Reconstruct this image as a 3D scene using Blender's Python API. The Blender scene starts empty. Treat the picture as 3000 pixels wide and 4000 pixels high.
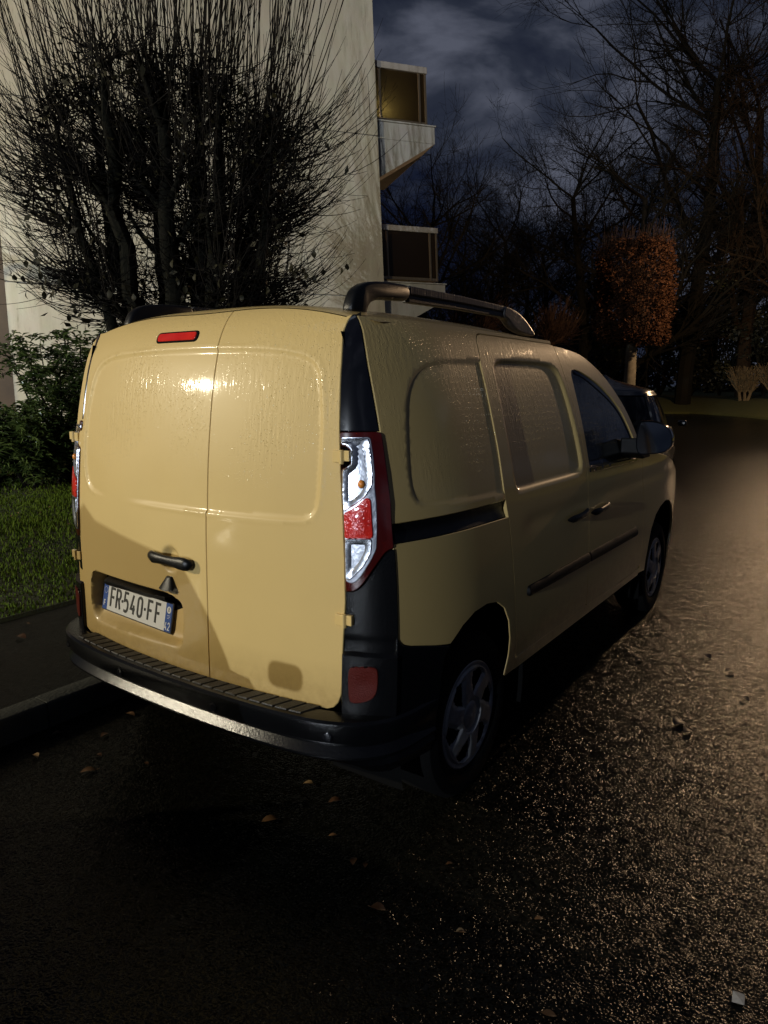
import bpy, math, random
import numpy as np
from mathutils import Vector, Matrix
from mathutils.geometry import delaunay_2d_cdt

sc = bpy.context.scene
COL = sc.collection
rad = math.radians

# ---------------------------------------------------------------- camera
cam_d = bpy.data.cameras.new('camera')
cam_d.sensor_fit = 'VERTICAL'
cam_d.sensor_height = 36.0
cam_d.lens = 36.0 * 2731.6 / 4000.0
cam_d.clip_start = 0.05
cam_d.clip_end = 600
cam = bpy.data.objects.new('camera', cam_d)
COL.objects.link(cam)
YAW, PITCH, ROLL = -0.6055, 0.1741, 0.0014
fw = Vector((math.sin(YAW) * math.cos(PITCH), math.cos(YAW) * math.cos(PITCH), -math.sin(PITCH)))
rt = fw.cross(Vector((0, 0, 1))).normalized()
up = rt.cross(fw)
r2 = math.cos(ROLL) * rt + math.sin(ROLL) * up
u2 = -math.sin(ROLL) * rt + math.cos(ROLL) * up
CAM = Vector((1.9997, -1.5683, 1.5162))
cam.matrix_world = Matrix(((r2.x, u2.x, -fw.x, CAM.x), (r2.y, u2.y, -fw.y, CAM.y), (r2.z, u2.z, -fw.z, CAM.z), (0, 0, 0, 1)))
sc.camera = cam

# ---------------------------------------------------------------- sky (night, broken cloud)
world = bpy.data.worlds.new('World')
sc.world = world
world.use_nodes = True
wn, wl = world.node_tree.nodes, world.node_tree.links
wn.clear()
w_out = wn.new('ShaderNodeOutputWorld')
w_bg = wn.new('ShaderNodeBackground')
w_tc = wn.new('ShaderNodeTexCoord')
w_map = wn.new('ShaderNodeMapping')
w_map.inputs['Scale'].default_value = (2.0, 2.0, 4.2)
w_map.inputs['Location'].default_value = (0.35, 0.2, 0.9)
w_n = wn.new('ShaderNodeTexNoise')
w_n.inputs['Scale'].default_value = 2.0
w_n.inputs['Detail'].default_value = 7
w_n.inputs['Roughness'].default_value = 0.52
w_n.inputs['Distortion'].default_value = 0.55
w_r = wn.new('ShaderNodeValToRGB')
w_r.color_ramp.elements[0].position = 0.42
w_r.color_ramp.elements[0].color = (0.0052, 0.0078, 0.0200, 1)
w_r.color_ramp.elements[1].position = 0.67
w_r.color_ramp.elements[1].color = (0.082, 0.090, 0.122, 1)
w_e = w_r.color_ramp.elements.new(0.54)
w_e.color = (0.022, 0.027, 0.043, 1)
wl.new(w_tc.outputs['Generated'], w_map.inputs['Vector'])
wl.new(w_map.outputs['Vector'], w_n.inputs['Vector'])
wl.new(w_n.outputs['Fac'], w_r.inputs['Fac'])
wl.new(w_r.outputs['Color'], w_bg.inputs['Color'])
w_bg.inputs['Strength'].default_value = 1.0
wl.new(w_bg.outputs['Background'], w_out.inputs['Surface'])

# faint moonlight through the cloud
sun_d = bpy.data.lights.new('moon', 'SUN')
sun_d.energy = 0.012
sun_d.angle = rad(8)
sun_d.color = (0.75, 0.85, 1.0)
sun = bpy.data.objects.new('moon', sun_d)
COL.objects.link(sun)
sun.rotation_euler = (rad(35), rad(20), rad(-60))

sc.view_settings.view_transform = 'Standard'
sc.view_settings.look = 'None'
sc.view_settings.exposure = 0.0
sc.view_settings.gamma = 1.0
sc.view_settings.use_curve_mapping = False
sc.render.engine = 'CYCLES'
sc.cycles.use_denoising = True
sc.cycles.use_adaptive_sampling = False
sc.cycles.max_bounces = 6
sc.cycles.diffuse_bounces = 3
sc.cycles.glossy_bounces = 3
sc.cycles.transmission_bounces = 4
sc.cycles.transparent_max_bounces = 12
sc.cycles.sample_clamp_indirect = 4.0
sc.cycles.sample_clamp_direct = 30.0
sc.cycles.caustics_reflective = False
sc.cycles.caustics_refractive = False
sc.cycles.blur_glossy = 0.5

# street lamps the place is lit by, and one added for the wall (their posts and heads are built further down)
KEY_POS = Vector((-8.9, -8.2, 4.9))     # cool white lamp behind and left of the viewer
KEY_W, KEY_COL = 4050.0, (1.0, 0.89, 0.66)
WALL_FILL_POS = Vector((-8.3, 1.6, 3.4))    # unseen wall light, added to brighten the wall and spare the road
WALL_FILL_W, WALL_FILL_COL = 115.0, (0.84, 0.95, 1.0)
BACK_POS = Vector((2.4, -42.0, 6.8))    # cool lamp straight down the road behind
BACK_W, BACK_COL = 31500.0, (0.82, 0.90, 1.0)
WARM_POS = Vector((1.7, 27.0, 7.8))     # sodium lamp up the road, right of the view
WARM_W, WARM_COL = 3700.0, (1.0, 0.65, 0.36)

# ---------------------------------------------------------------- helpers
def pchip(xs, ys):
    xs = np.array(xs, float); ys = np.array(ys, float)
    h = np.diff(xs); dl = np.diff(ys) / h
    m = np.zeros_like(xs)
    for i in range(1, len(xs) - 1):
        if dl[i - 1] * dl[i] > 0:
            w1 = 2 * h[i] + h[i - 1]; w2 = h[i] + 2 * h[i - 1]
            m[i] = (w1 + w2) / (w1 / dl[i - 1] + w2 / dl[i])
    m[0], m[-1] = dl[0], dl[-1]
    def f(x):
        x = np.clip(np.asarray(x, float), xs[0], xs[-1])
        i = np.clip(np.searchsorted(xs, x) - 1, 0, len(h) - 1)
        t = (x - xs[i]) / h[i]
        return ((1 + 2 * t) * (1 - t) ** 2) * ys[i] + t * (1 - t) ** 2 * h[i] * m[i] + t * t * (3 - 2 * t) * ys[i + 1] + t * t * (t - 1) * h[i] * m[i + 1]
    return f

def sstep(a, b, x):
    t = np.clip((np.asarray(x, float) - a) / (b - a), 0, 1)
    return t * t * (3 - 2 * t)

def in_poly(P, poly):
    x, y = P[:, 0], P[:, 1]
    c = np.zeros(len(P), bool)
    n = len(poly)
    for i in range(n):
        x1, y1 = poly[i]; x2, y2 = poly[(i + 1) % n]
        if y1 == y2: continue
        k = ((y1 > y) != (y2 > y)) & (x < (x2 - x1) * (y - y1) / (y2 - y1) + x1)
        c ^= k
    return c

def seg_dist(P, poly, closed=True):
    d = np.full(len(P), 1e9)
    n = len(poly)
    for i in range(n if closed else n - 1):
        a = np.array(poly[i]); b = np.array(poly[(i + 1) % n]); ab = b - a
        t = np.clip(((P - a) @ ab) / max(ab @ ab, 1e-12), 0, 1)
        d = np.minimum(d, np.linalg.norm(P - (a + t[:, None] * ab), axis=1))
    return d

def sdf(P, poly):
    d = seg_dist(P, poly)
    return np.where(in_poly(P, poly), -d, d)

def smooth_loop(pts, it=2, closed=True):
    p = np.array(pts, float)
    for _ in range(it):
        if closed:
            q = np.roll(p, -1, 0)
            p = np.stack([.75 * p + .25 * q, .25 * p + .75 * q], 1).reshape(-1, p.shape[1])
        else:
            a, b = p[:-1], p[1:]
            m = np.stack([.75 * a + .25 * b, .25 * a + .75 * b], 1).reshape(-1, p.shape[1])
            p = np.vstack([p[:1], m, p[-1:]])
    return p

def round_poly(pts, r, n=6):
    """polygon with rounded corners; pts = [(x, y)] or [(x, y, radius)]"""
    out = []
    N = len(pts)
    for i in range(N):
        a = np.array(pts[i - 1][:2], float); b = np.array(pts[i][:2], float); c = np.array(pts[(i + 1) % N][:2], float)
        rr = pts[i][2] if len(pts[i]) > 2 else r
        u = a - b; v = c - b
        lu, lv = np.linalg.norm(u), np.linalg.norm(v)
        rr = min(rr, lu * .48, lv * .48)
        if rr < 1e-5:
            out.append(tuple(b)); continue
        p0 = b + u / lu * rr; p2 = b + v / lv * rr
        for k in range(n + 1):
            t = k / n
            out.append(tuple((1 - t) ** 2 * p0 + 2 * t * (1 - t) * b + t * t * p2))
    return np.array(out)

def offset_loop(poly, d):
    p = np.asarray(poly, float)
    t = np.roll(p, -1, 0) - np.roll(p, 1, 0); t /= np.linalg.norm(t, axis=1)[:, None] + 1e-12
    n = np.stack([t[:, 1], -t[:, 0]], -1)
    a = .5 * np.sum(p[:, 0] * np.roll(p[:, 1], -1) - np.roll(p[:, 0], -1) * p[:, 1])
    return p + n * d * (1 if a > 0 else -1)

def resample(poly, step):
    out = []
    n = len(poly)
    for i in range(n):
        a = np.array(poly[i]); b = np.array(poly[(i + 1) % n])
        L = np.linalg.norm(b - a)
        if L < 1e-6: continue
        k = max(1, int(round(L / step)))
        for j in range(k): out.append(a + (b - a) * j / k)
    res = [out[0]]
    for q in out[1:]:
        if np.linalg.norm(q - res[-1]) > step * .22: res.append(q)
    if np.linalg.norm(res[-1] - res[0]) < step * .22: res.pop()
    return np.array(res)

def world_of(o):
    m = o.matrix_basis.copy()
    if o.parent:
        m = world_of(o.parent) @ o.matrix_parent_inverse @ m
    return m

def attach(o, parent):
    if parent is not None:
        o.parent = parent
        o.matrix_parent_inverse = world_of(parent).inverted()
    return o

def link(name, me, mat, parent=None, smooth=True, sharp=40):
    if mat is not None:
        for m in (mat if isinstance(mat, (list, tuple)) else [mat]): me.materials.append(m)
    if smooth:
        me.polygons.foreach_set('use_smooth', [True] * len(me.polygons))
        if sharp: me.set_sharp_from_angle(angle=rad(sharp))
    me.update()
    o = bpy.data.objects.new(name, me)
    COL.objects.link(o)
    return attach(o, parent)

def mk(name, V, F, mat, parent=None, smooth=True, sharp=40):
    me = bpy.data.meshes.new(name)
    V = np.asarray(V, float)
    if isinstance(F, np.ndarray) and F.ndim == 2:
        n, k = F.shape
        me.vertices.add(len(V)); me.vertices.foreach_set('co', V.astype(np.float32).ravel())
        me.loops.add(n * k); me.loops.foreach_set('vertex_index', F.astype(np.int32).ravel())
        me.polygons.add(n); me.polygons.foreach_set('loop_start', np.arange(0, n * k, k, dtype=np.int32))
        me.polygons.foreach_set('loop_total', np.full(n, k, dtype=np.int32))
        me.update(calc_edges=True)
    else:
        me.from_pydata([tuple(v) for v in V], [], [tuple(f) for f in F])
    return link(name, me, mat, parent, smooth, sharp)

def tag(o, label=None, cat=None, group=None, kind=None):
    if label: o['label'] = label
    if cat: o['category'] = cat
    if group: o['group'] = group
    if kind: o['kind'] = kind
    return o

def empty(name, loc, rz=0.0):
    o = bpy.data.objects.new(name, None)
    COL.objects.link(o)
    o.empty_display_size = .2
    o.location = loc; o.rotation_euler = (0, 0, rz)
    o.matrix_basis = Matrix.Translation(loc) @ Matrix.Rotation(rz, 4, 'Z')
    return o

def panel(name, outline, fn, mat, parent, step=.014, holes=(), disp=None, hint=(0, -1, 0), flange=.014, mir=False, sharp=35, gap=.0, lines=()):
    outline = np.asarray(outline, float)
    loops = [resample(outline, step)] + [resample(np.asarray(h, float), step) for h in holes]
    P = []; E = []
    for L in loops:
        b = len(P); n = len(L)
        P += [tuple(q) for q in L]
        E += [(b + i, b + (i + 1) % n) for i in range(n)]
    nb = len(P)
    lo = outline.min(0); hi = outline.max(0)
    gx = np.arange(lo[0] + step * .5, hi[0], step); gy = np.arange(lo[1] + step * .5, hi[1], step * .9)
    G = np.stack(np.meshgrid(gx, gy), -1)
    G[1::2, :, 0] += step * .5
    G = G.reshape(-1, 2)
    ok = in_poly(G, loops[0])
    for L in loops[1:]: ok &= ~in_poly(G, L)
    G = G[ok]
    d = np.full(len(G), 1e9)
    for L in loops: d = np.minimum(d, seg_dist(G, L))
    G = G[d > step * .45]
    for C in lines:
        C = resample(np.asarray(C, float), step * .7)
        k = in_poly(C, loops[0])
        for L in loops[1:]: k &= ~in_poly(C, L)
        dd = np.full(len(C), 1e9)
        for L in loops: dd = np.minimum(dd, seg_dist(C, L))
        k &= dd > .0035
        G = G[seg_dist(G, C) > step * .33]
        b = len(P)
        ix_ = {}
        for i_ in np.where(k)[0]:
            ix_[i_] = len(P); P.append(tuple(C[i_]))
        E += [(ix_[i_], ix_[(i_ + 1) % len(C)]) for i_ in ix_ if (i_ + 1) % len(C) in ix_]
    G = G + np.random.RandomState(3).uniform(-.06, .06, G.shape) * step
    P += [tuple(q) for q in G]
    r = delaunay_2d_cdt([Vector(q) for q in P], E, [], 0, 1e-7)
    V2 = np.array([tuple(v) for v in r[0]])
    F = np.array([(f[0], f[i_], f[i_ + 1]) for f in r[2] for i_ in range(1, len(f) - 1)])
    cen = V2[F].mean(1)
    ok = in_poly(cen, loops[0])
    for L in loops[1:]: ok &= ~in_poly(cen, L)
    F = F[ok]
    def pos(q):
        p = fn(q[:, 0], q[:, 1])
        e = 1e-3
        du = fn(q[:, 0] + e, q[:, 1]) - fn(q[:, 0] - e, q[:, 1])
        dv = fn(q[:, 0], q[:, 1] + e) - fn(q[:, 0], q[:, 1] - e)
        n = np.cross(du, dv); n /= np.linalg.norm(n, axis=1)[:, None] + 1e-12
        n *= np.where((n @ np.array(hint)) < 0, -1, 1)[:, None]
        if disp is not None: p = p + n * disp(q[:, 0], q[:, 1])[:, None]
        return p, n
    V, N = pos(V2)
    fl = np.cross(V[F[:, 1]] - V[F[:, 0]], V[F[:, 2]] - V[F[:, 0]])
    bad = (fl * N[F[:, 0]]).sum(1) < 0
    F[bad] = F[bad][:, ::-1]
    faces = [tuple(f) for f in F]
    VV = [V]
    base = len(V)
    if flange:
        cnt = {}
        for f in F:
            for a, b in ((f[0], f[1]), (f[1], f[2]), (f[2], f[0])):
                cnt[(a, b)] = 1
        bd = [(a, b) for (a, b) in cnt if (b, a) not in cnt]
        ids = sorted({i for e in bd for i in e})
        ix = {i: k for k, i in enumerate(ids)}
        # in-plane outward direction
        T = np.zeros((len(ids), 3))
        for a, b in bd:
            t = V[b] - V[a]
            o = np.cross(t, N[a]); o /= np.linalg.norm(o) + 1e-12
            T[ix[a]] += o; T[ix[b]] += o
        T /= np.linalg.norm(T, axis=1)[:, None] + 1e-12
        r1 = V[ids] + T * .0022 - N[ids] * .0022
        rr = V[ids] + T * .0024 - N[ids] * flange
        VV += [r1, rr]
        k = len(ids)
        for a, b in bd:
            A, B = ix[a], ix[b]
            faces.append((b, a, base + A, base + B))
            faces.append((base + B, base + A, base + k + A, base + k + B))
    V = np.vstack(VV)
    if mir:
        V = V * np.array([-1, 1, 1]); faces = [f[::-1] for f in faces]
    return mk(name, V, faces, mat, parent, True, sharp)

def grid_mesh(name, G, mat, parent=None, sharp=40, close=False):
    """G: (n, m, 3) array of points"""
    n, m = G.shape[:2]
    idx = np.arange(n * m).reshape(n, m)
    if close: idx = np.hstack([idx, idx[:, :1]])
    F = np.stack([idx[:-1, :-1], idx[:-1, 1:], idx[1:, 1:], idx[1:, :-1]], -1).reshape(-1, 4)
    return mk(name, G.reshape(-1, 3), F, mat, parent, True, sharp)

class MB:
    """collects simple pieces into one mesh"""
    def __init__(s): s.v = []; s.f = []
    def add(s, V, F):
        b = len(s.v); s.v += [tuple(q) for q in V]; s.f += [tuple(i + b for i in f) for f in F]; return s
    def box(s, c, d, R=None):
        V = np.array([[x, y, z] for x in (-.5, .5) for y in (-.5, .5) for z in (-.5, .5)]) * np.array(d)
        if R is not None: V = V @ np.array(R).T
        return s.add(V + np.array(c), [(0, 1, 3, 2), (4, 6, 7, 5), (0, 4, 5, 1), (2, 3, 7, 6), (0, 2, 6, 4), (1, 5, 7, 3)])
    def build(s, name, mat, parent=None, smooth=False, bevel=0, sharp=40):
        o = mk(name, np.array(s.v), s.f, mat, parent, smooth, sharp)
        if bevel:
            md = o.modifiers.new('bevel', 'BEVEL'); md.width = bevel; md.segments = 2; md.limit_method = 'ANGLE'
            md.harden_normals = False
        return o

def prism(poly2, axis, a, b, fn=None):
    """extrude a 2d polygon (n,2) along an axis 'x','y','z' between a and b"""
    n = len(poly2); V = []
    for t in (a, b):
        for p in poly2:
            V.append({'x': (t, p[0], p[1]), 'y': (p[0], t, p[1]), 'z': (p[0], p[1], t)}[axis])
    F = [tuple(range(n))[::-1], tuple(range(n, 2 * n))] + [(i, (i + 1) % n, n + (i + 1) % n, n + i) for i in range(n)]
    return np.array(V), F

def bevel(o, w, seg=2):
    md = o.modifiers.new('bevel', 'BEVEL'); md.width = w; md.segments = seg; md.limit_method = 'ANGLE'
    for p in o.data.polygons: p.use_smooth = True
    return o

def tubes(paths, sides=4):
    """paths: list of (pts (n,3), radii (n,)) -> V, F arrays (quads)"""
    VV = []; FF = []; base = 0
    ang = np.arange(sides) * 2 * np.pi / sides
    ca, sa = np.cos(ang), np.sin(ang)
    for p, r in paths:
        p = np.asarray(p, float); n = len(p)
        t = np.empty_like(p); t[1:-1] = p[2:] - p[:-2]; t[0] = p[1] - p[0]; t[-1] = p[-1] - p[-2]
        t /= np.linalg.norm(t, axis=1)[:, None] + 1e-12
        ref = np.where(np.abs(t[:, 2:3]) < .85, np.array([[0, 0, 1.]]), np.array([[1., 0, 0]]))
        if n > 1 and len({tuple(q) for q in ref}) > 1: ref = np.tile(np.array([[.93, .36, .05]]), (n, 1))
        a = np.cross(t, ref); a /= np.linalg.norm(a, axis=1)[:, None] + 1e-12
        b = np.cross(t, a)
        r = np.asarray(r, float)[:, None, None]
        ring = p[:, None, :] + r * (ca[None, :, None] * a[:, None, :] + sa[None, :, None] * b[:, None, :])
        VV.append(ring.reshape(-1, 3))
        i = np.arange(n - 1)[:, None] * sides + np.arange(sides)[None, :]
        j = np.arange(n - 1)[:, None] * sides + (np.arange(sides)[None, :] + 1) % sides
        FF.append(np.stack([i, j, j + sides, i + sides], -1).reshape(-1, 4) + base)
        base += n * sides
    return np.vstack(VV), np.vstack(FF)

# ---------------------------------------------------------------- materials
def mat_base(name):
    m = bpy.data.materials.new(name); m.use_nodes = True
    nt = m.node_tree; b = nt.nodes['Principled BSDF']
    return m, nt, b

def nd(nt, t, **k):
    n = nt.nodes.new(t)
    for a, v in k.items():
        if a in n.inputs: n.inputs[a].default_value = v
        else: setattr(n, a, v)
    return n

def simple(name, col, rough=.5, metal=0., coat=0., spec=.5, bump=None, var=None, coat_r=.05):
    """bump=(scale, strength[, detail]); var=(scale, amount, (colour2))"""
    m, nt, b = mat_base(name)
    b.inputs['Base Color'].default_value = (*col, 1)
    b.inputs['Roughness'].default_value = rough
    b.inputs['Metallic'].default_value = metal
    b.inputs['Coat Weight'].default_value = coat
    b.inputs['Coat Roughness'].default_value = coat_r
    b.inputs['Specular IOR Level'].default_value = spec
    tc = nd(nt, 'ShaderNodeTexCoord')
    if var:
        n = nd(nt, 'ShaderNodeTexNoise', Scale=var[0], Detail=5.0, Roughness=.6)
        nt.links.new(tc.outputs['Object'], n.inputs['Vector'])
        r = nd(nt, 'ShaderNodeValToRGB')
        r.color_ramp.elements[0].position = .5 - var[1] / 2; r.color_ramp.elements[1].position = .5 + var[1] / 2
        r.color_ramp.elements[0].color = (*col, 1); r.color_ramp.elements[1].color = (*var[2], 1)
        nt.links.new(n.outputs['Fac'], r.inputs['Fac'])
        nt.links.new(r.outputs['Color'], b.inputs['Base Color'])
    if bump:
        n = nd(nt, 'ShaderNodeTexNoise', Scale=bump[0], Detail=float(bump[2]) if len(bump) > 2 else 3.0)
        nt.links.new(tc.outputs['Object'], n.inputs['Vector'])
        bp = nd(nt, 'ShaderNodeBump', Strength=bump[1], Distance=.01)
        nt.links.new(n.outputs['Fac'], bp.inputs['Height'])
        nt.links.new(bp.outputs['Normal'], b.inputs['Normal'])
    return m

def wet_paint(name, col, rough=.45, coat=.85, drops=1.0, dirt=True, zlo=1.12, zhi=1.35, base_alpha=None):
    """car paint with rain beads and run-down streaks on the upper panels"""
    m, nt, b = mat_base(name)
    L = nt.links.new
    b.inputs['Roughness'].default_value = rough
    b.inputs['Coat Weight'].default_value = coat
    b.inputs['Coat Roughness'].default_value = .06
    b.inputs['Specular IOR Level'].default_value = .35
    tc = nd(nt, 'ShaderNodeTexCoord')
    sep = nd(nt, 'ShaderNodeSeparateXYZ'); L(tc.outputs['Object'], sep.inputs['Vector'])
    # beads
    vo = nd(nt, 'ShaderNodeTexVoronoi', Scale=165.0, Randomness=1.0); L(tc.outputs['Object'], vo.inputs['Vector'])
    bead = nd(nt, 'ShaderNodeMapRange'); bead.inputs['From Min'].default_value = .36; bead.inputs['From Max'].default_value = .05
    L(vo.outputs['Distance'], bead.inputs['Value'])
    vc = nd(nt, 'ShaderNodeSeparateColor'); L(vo.outputs['Color'], vc.inputs['Color'])
    pick = nd(nt, 'ShaderNodeMapRange'); pick.inputs['From Min'].default_value = .45; pick.inputs['From Max'].default_value = .8
    L(vc.outputs['Red'], pick.inputs['Value'])
    # streaks running down
    mp = nd(nt, 'ShaderNodeMapping'); mp.inputs['Scale'].default_value = (84, 84, 2.8); L(tc.outputs['Object'], mp.inputs['Vector'])
    st = nd(nt, 'ShaderNodeTexNoise', Scale=1.0, Detail=3.0, Distortion=.25); L(mp.outputs['Vector'], st.inputs['Vector'])
    # big patches, denser higher up
    pn = nd(nt, 'ShaderNodeTexNoise', Scale=3.2, Detail=3.0); L(tc.outputs['Object'], pn.inputs['Vector'])
    zz = nd(nt, 'ShaderNodeMapRange'); zz.inputs['From Min'].default_value = zlo; zz.inputs['From Max'].default_value = zhi
    L(sep.outputs['Z'], zz.inputs['Value'])
    pa = nd(nt, 'ShaderNodeMapRange'); pa.inputs['From Min'].default_value = .32; pa.inputs['From Max'].default_value = .6
    L(pn.outputs['Fac'], pa.inputs['Value'])
    msk = nd(nt, 'ShaderNodeMath', operation='MULTIPLY'); L(zz.outputs['Result'], msk.inputs[0]); L(pa.outputs['Result'], msk.inputs[1])
    h1 = nd(nt, 'ShaderNodeMath', operation='MULTIPLY'); L(bead.outputs['Result'], h1.inputs[0]); L(pick.outputs['Result'], h1.inputs[1])
    sr = nd(nt, 'ShaderNodeMapRange'); sr.inputs['From Min'].default_value = .38; sr.inputs['From Max'].default_value = .62
    L(st.outputs['Fac'], sr.inputs['Value'])
    h2 = nd(nt, 'ShaderNodeMath', operation='MULTIPLY_ADD'); L(sr.outputs['Result'], h2.inputs[0]); h2.inputs[1].default_value = .30; L(h1.outputs[0], h2.inputs[2])
    h3 = nd(nt, 'ShaderNodeMath', operation='MULTIPLY'); L(h2.outputs[0], h3.inputs[0]); L(msk.outputs[0], h3.inputs[1])
    bp = nd(nt, 'ShaderNodeBump', Strength=.8 * drops, Distance=.0022); L(h3.outputs[0], bp.inputs['Height'])
    L(bp.outputs['Normal'], b.inputs['Normal']); L(bp.outputs['Normal'], b.inputs['Coat Normal'])
    # colour: slight fading and road film low down
    n1 = nd(nt, 'ShaderNodeTexNoise', Scale=2.1, Detail=6.0, Roughness=.62); L(tc.outputs['Object'], n1.inputs['Vector'])
    mx = nd(nt, 'ShaderNodeMix', data_type='RGBA')
    mx.inputs['A'].default_value = (*col, 1); mx.inputs['B'].default_value = (*[c * .86 for c in col], 1)
    L(n1.outputs['Fac'], mx.inputs['Factor'])
    last = mx.outputs['Result']
    if dirt:
        n2 = nd(nt, 'ShaderNodeTexNoise', Scale=26.0, Detail=6.0, Roughness=.7); L(tc.outputs['Object'], n2.inputs['Vector'])
        dz = nd(nt, 'ShaderNodeMapRange'); dz.inputs['From Min'].default_value = .66; dz.inputs['From Max'].default_value = .485
        L(sep.outputs['Z'], dz.inputs['Value'])
        df = nd(nt, 'ShaderNodeMath', operation='MULTIPLY'); L(dz.outputs['Result'], df.inputs[0]); L(n2.outputs['Fac'], df.inputs[1])
        m2 = nd(nt, 'ShaderNodeMix', data_type='RGBA'); m2.inputs['B'].default_value = (.26, .16, .05, 1)
        L(df.outputs[0], m2.inputs['Factor']); L(last, m2.inputs['A']); last = m2.outputs['Result']
    L(last, b.inputs['Base Color'])
    return m

YEL = (.70, .500, .190)
M = {}
M['paint'] = wet_paint('van_paint', YEL)
M['black'] = simple('black_plastic', (.003, .0032, .0036), .36, bump=(420, .12), spec=.45)
M['gloss_black'] = simple('gloss_black', (.005, .0055, .008), .12, coat=.5)
M['bumper'] = simple('bumper_plastic', (.0026, .0028, .0034), .215, bump=(150, .12, 4), var=(9, .5, (.004, .0042, .005)), spec=.40)
M['strip'] = simple('strip_plastic', (.0022, .0022, .0024), .55, spec=.18)
M['inner'] = simple('inner_dark', (.0025, .0025, .0025), .9, spec=.1)
M['rubber'] = simple('tyre_rubber', (.003, .003, .003), .85, bump=(160, .25), spec=.12)
M['hub'] = simple('hubcap_silver', (.38, .39, .41), .42, metal=.6, var=(24, .5, (.22, .22, .22)))
M['chrome'] = simple('lamp_reflector', (.62, .65, .72), .26, metal=1.0, coat=1.0, bump=(40, .13, 2), coat_r=.03)
M['chrome_rib'] = simple('lamp_ribs', (.50, .53, .60), .30, metal=1.0, coat=1.0, bump=(48, .12, 3), coat_r=.03)
M['red_lens'] = simple('red_lens', (.55, .012, .008), .12, coat=1.0, bump=(130, .25), var=(14, .6, (.75, .03, .015)))
M['dark_red'] = simple('dark_red_lens', (.055, .003, .002), .12, coat=1.0)
M['reflector'] = simple('reflector_red', (.075, .005, .0015), .45, spec=.2, bump=(240, .3))
M['amber'] = simple('amber_bulb', (.75, .26, .04), .25, coat=.8)
M['glass'] = wet_paint('door_glass', (.008, .010, .010), rough=.06, coat=.6, drops=.8, dirt=False, zlo=1.1, zhi=1.3)
M['mirror'] = simple('mirror_glass', (.16, .18, .21), .05, metal=1.0)
M['rail'] = wet_paint('rail_grey', (.028, .028, .031), rough=.30, coat=.4, drops=1.4, dirt=False, zlo=1.0, zhi=1.2)
M['plate_white'] = simple('plate_white', (.80, .81, .82), .4, coat=.3)
M['plate_blue'] = simple('plate_blue', (.012, .075, .36), .4, coat=.3)
M['plate_ink'] = simple('plate_ink', (.008, .008, .008), .5)
M['tread'] = simple('step_tread', (.006, .006, .006), .45, bump=(200, .4), var=(30, .6, (.014, .014, .0145)))
M['metal'] = simple('galvanised', (.35, .36, .37), .45, metal=.8, var=(20, .6, (.22, .22, .22)))
# ================================================================ THE VAN
van = empty('delivery_van', (0.0, 2.0, 0.0))
tag(van, 'cream yellow panel van with roof rails and plate FR-540-FF parked by the kerb', 'van')

_B = pchip([.30, .42, .5, .67, .82, 1.0, 1.1, 1.24, 1.38, 1.53, 1.65, 1.73, 1.78, 1.805],
           [.014, .012, .011, .0135, .0165, .021, .026, .036, .052, .0755, .106, .144, .187, .225])
def Rr(x, z): return _B(z) + .135 * np.asarray(x) ** 2
_P = pchip([.20, .30, .40, .55, .75, .90, 1.00, 1.10, 1.20, 1.35, 1.50, 1.60, 1.68, 1.73, 1.76, 1.79],
           [.86, .885, .903, .915, .917, .912, .905, .893, .876, .845, .808, .779, .750, .722, .69, .62])
def Ss(y, z):
    y = np.asarray(y, float)
    return _P(z) - .11 * np.clip((.6 - y) / .6, 0, 2) ** 2 - .11 * np.clip((y - 3.2) / .9, 0, 2) ** 2
def fR(x, z): return np.stack([x, Rr(x, z), z], -1)
def fS(y, z): return np.stack([Ss(y, z), y, z], -1)
_zc = pchip([.1, .18, .22, .28, .35, .6, 1.0, 1.4, 1.7, 1.95, 2.1], [1.72, 1.776, 1.795, 1.804, 1.808, 1.815, 1.818, 1.810, 1.788, 1.750, 1.71])
def roofz(x, y): return _zc(y) - .066 * (np.abs(x) / .69) ** 3
def ztop(x):
    z = np.full_like(np.asarray(x, float), 1.76)
    for _ in range(25): z = .5 * z + .5 * roofz(x, Rr(x, z))
    return z

# ---- outlines of the rear doors, in (x, z)
SEAM = .150
redge = [(.648, 1.742), (.640, 1.726), (.637, 1.69), (.646, 1.64), (.651, 1.6), (.655, 1.55), (.660, 1.493), (.668, 1.385), (.681, 1.26), (.693, 1.145), (.703, 1.0), (.707, .864), (.701, .75), (.698, .687), (.697, .60)]
ledge = [(-.648, 1.738), (-.668, 1.722), (-.682, 1.70), (-.696, 1.64), (-.710, 1.535), (-.726, 1.43), (-.738, 1.323), (-.739, 1.2), (-.735, 1.0), (-.738, .85), (-.742, .72), (-.742, .603)]
gp = .003
tx = np.linspace(SEAM + gp, .630, 24)
right_door = [(SEAM + gp, .497)] + [(x, float(z)) for x, z in zip(tx, ztop(tx) - .003)] + redge + [(.694, .556), (.683, .527), (.667, .509), (.645, .500), (.60, .497)]
tx = np.linspace(-.615, SEAM - gp, 34)
left_door = [(SEAM - gp, .497), (-.50, .487), (-.60, .484), (-.655, .490), (-.695, .505), (-.722, .532), (-.737, .565)] + ledge[::-1] + [(x, float(z)) for x, z in zip(tx, ztop(tx) - .003)]

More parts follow.
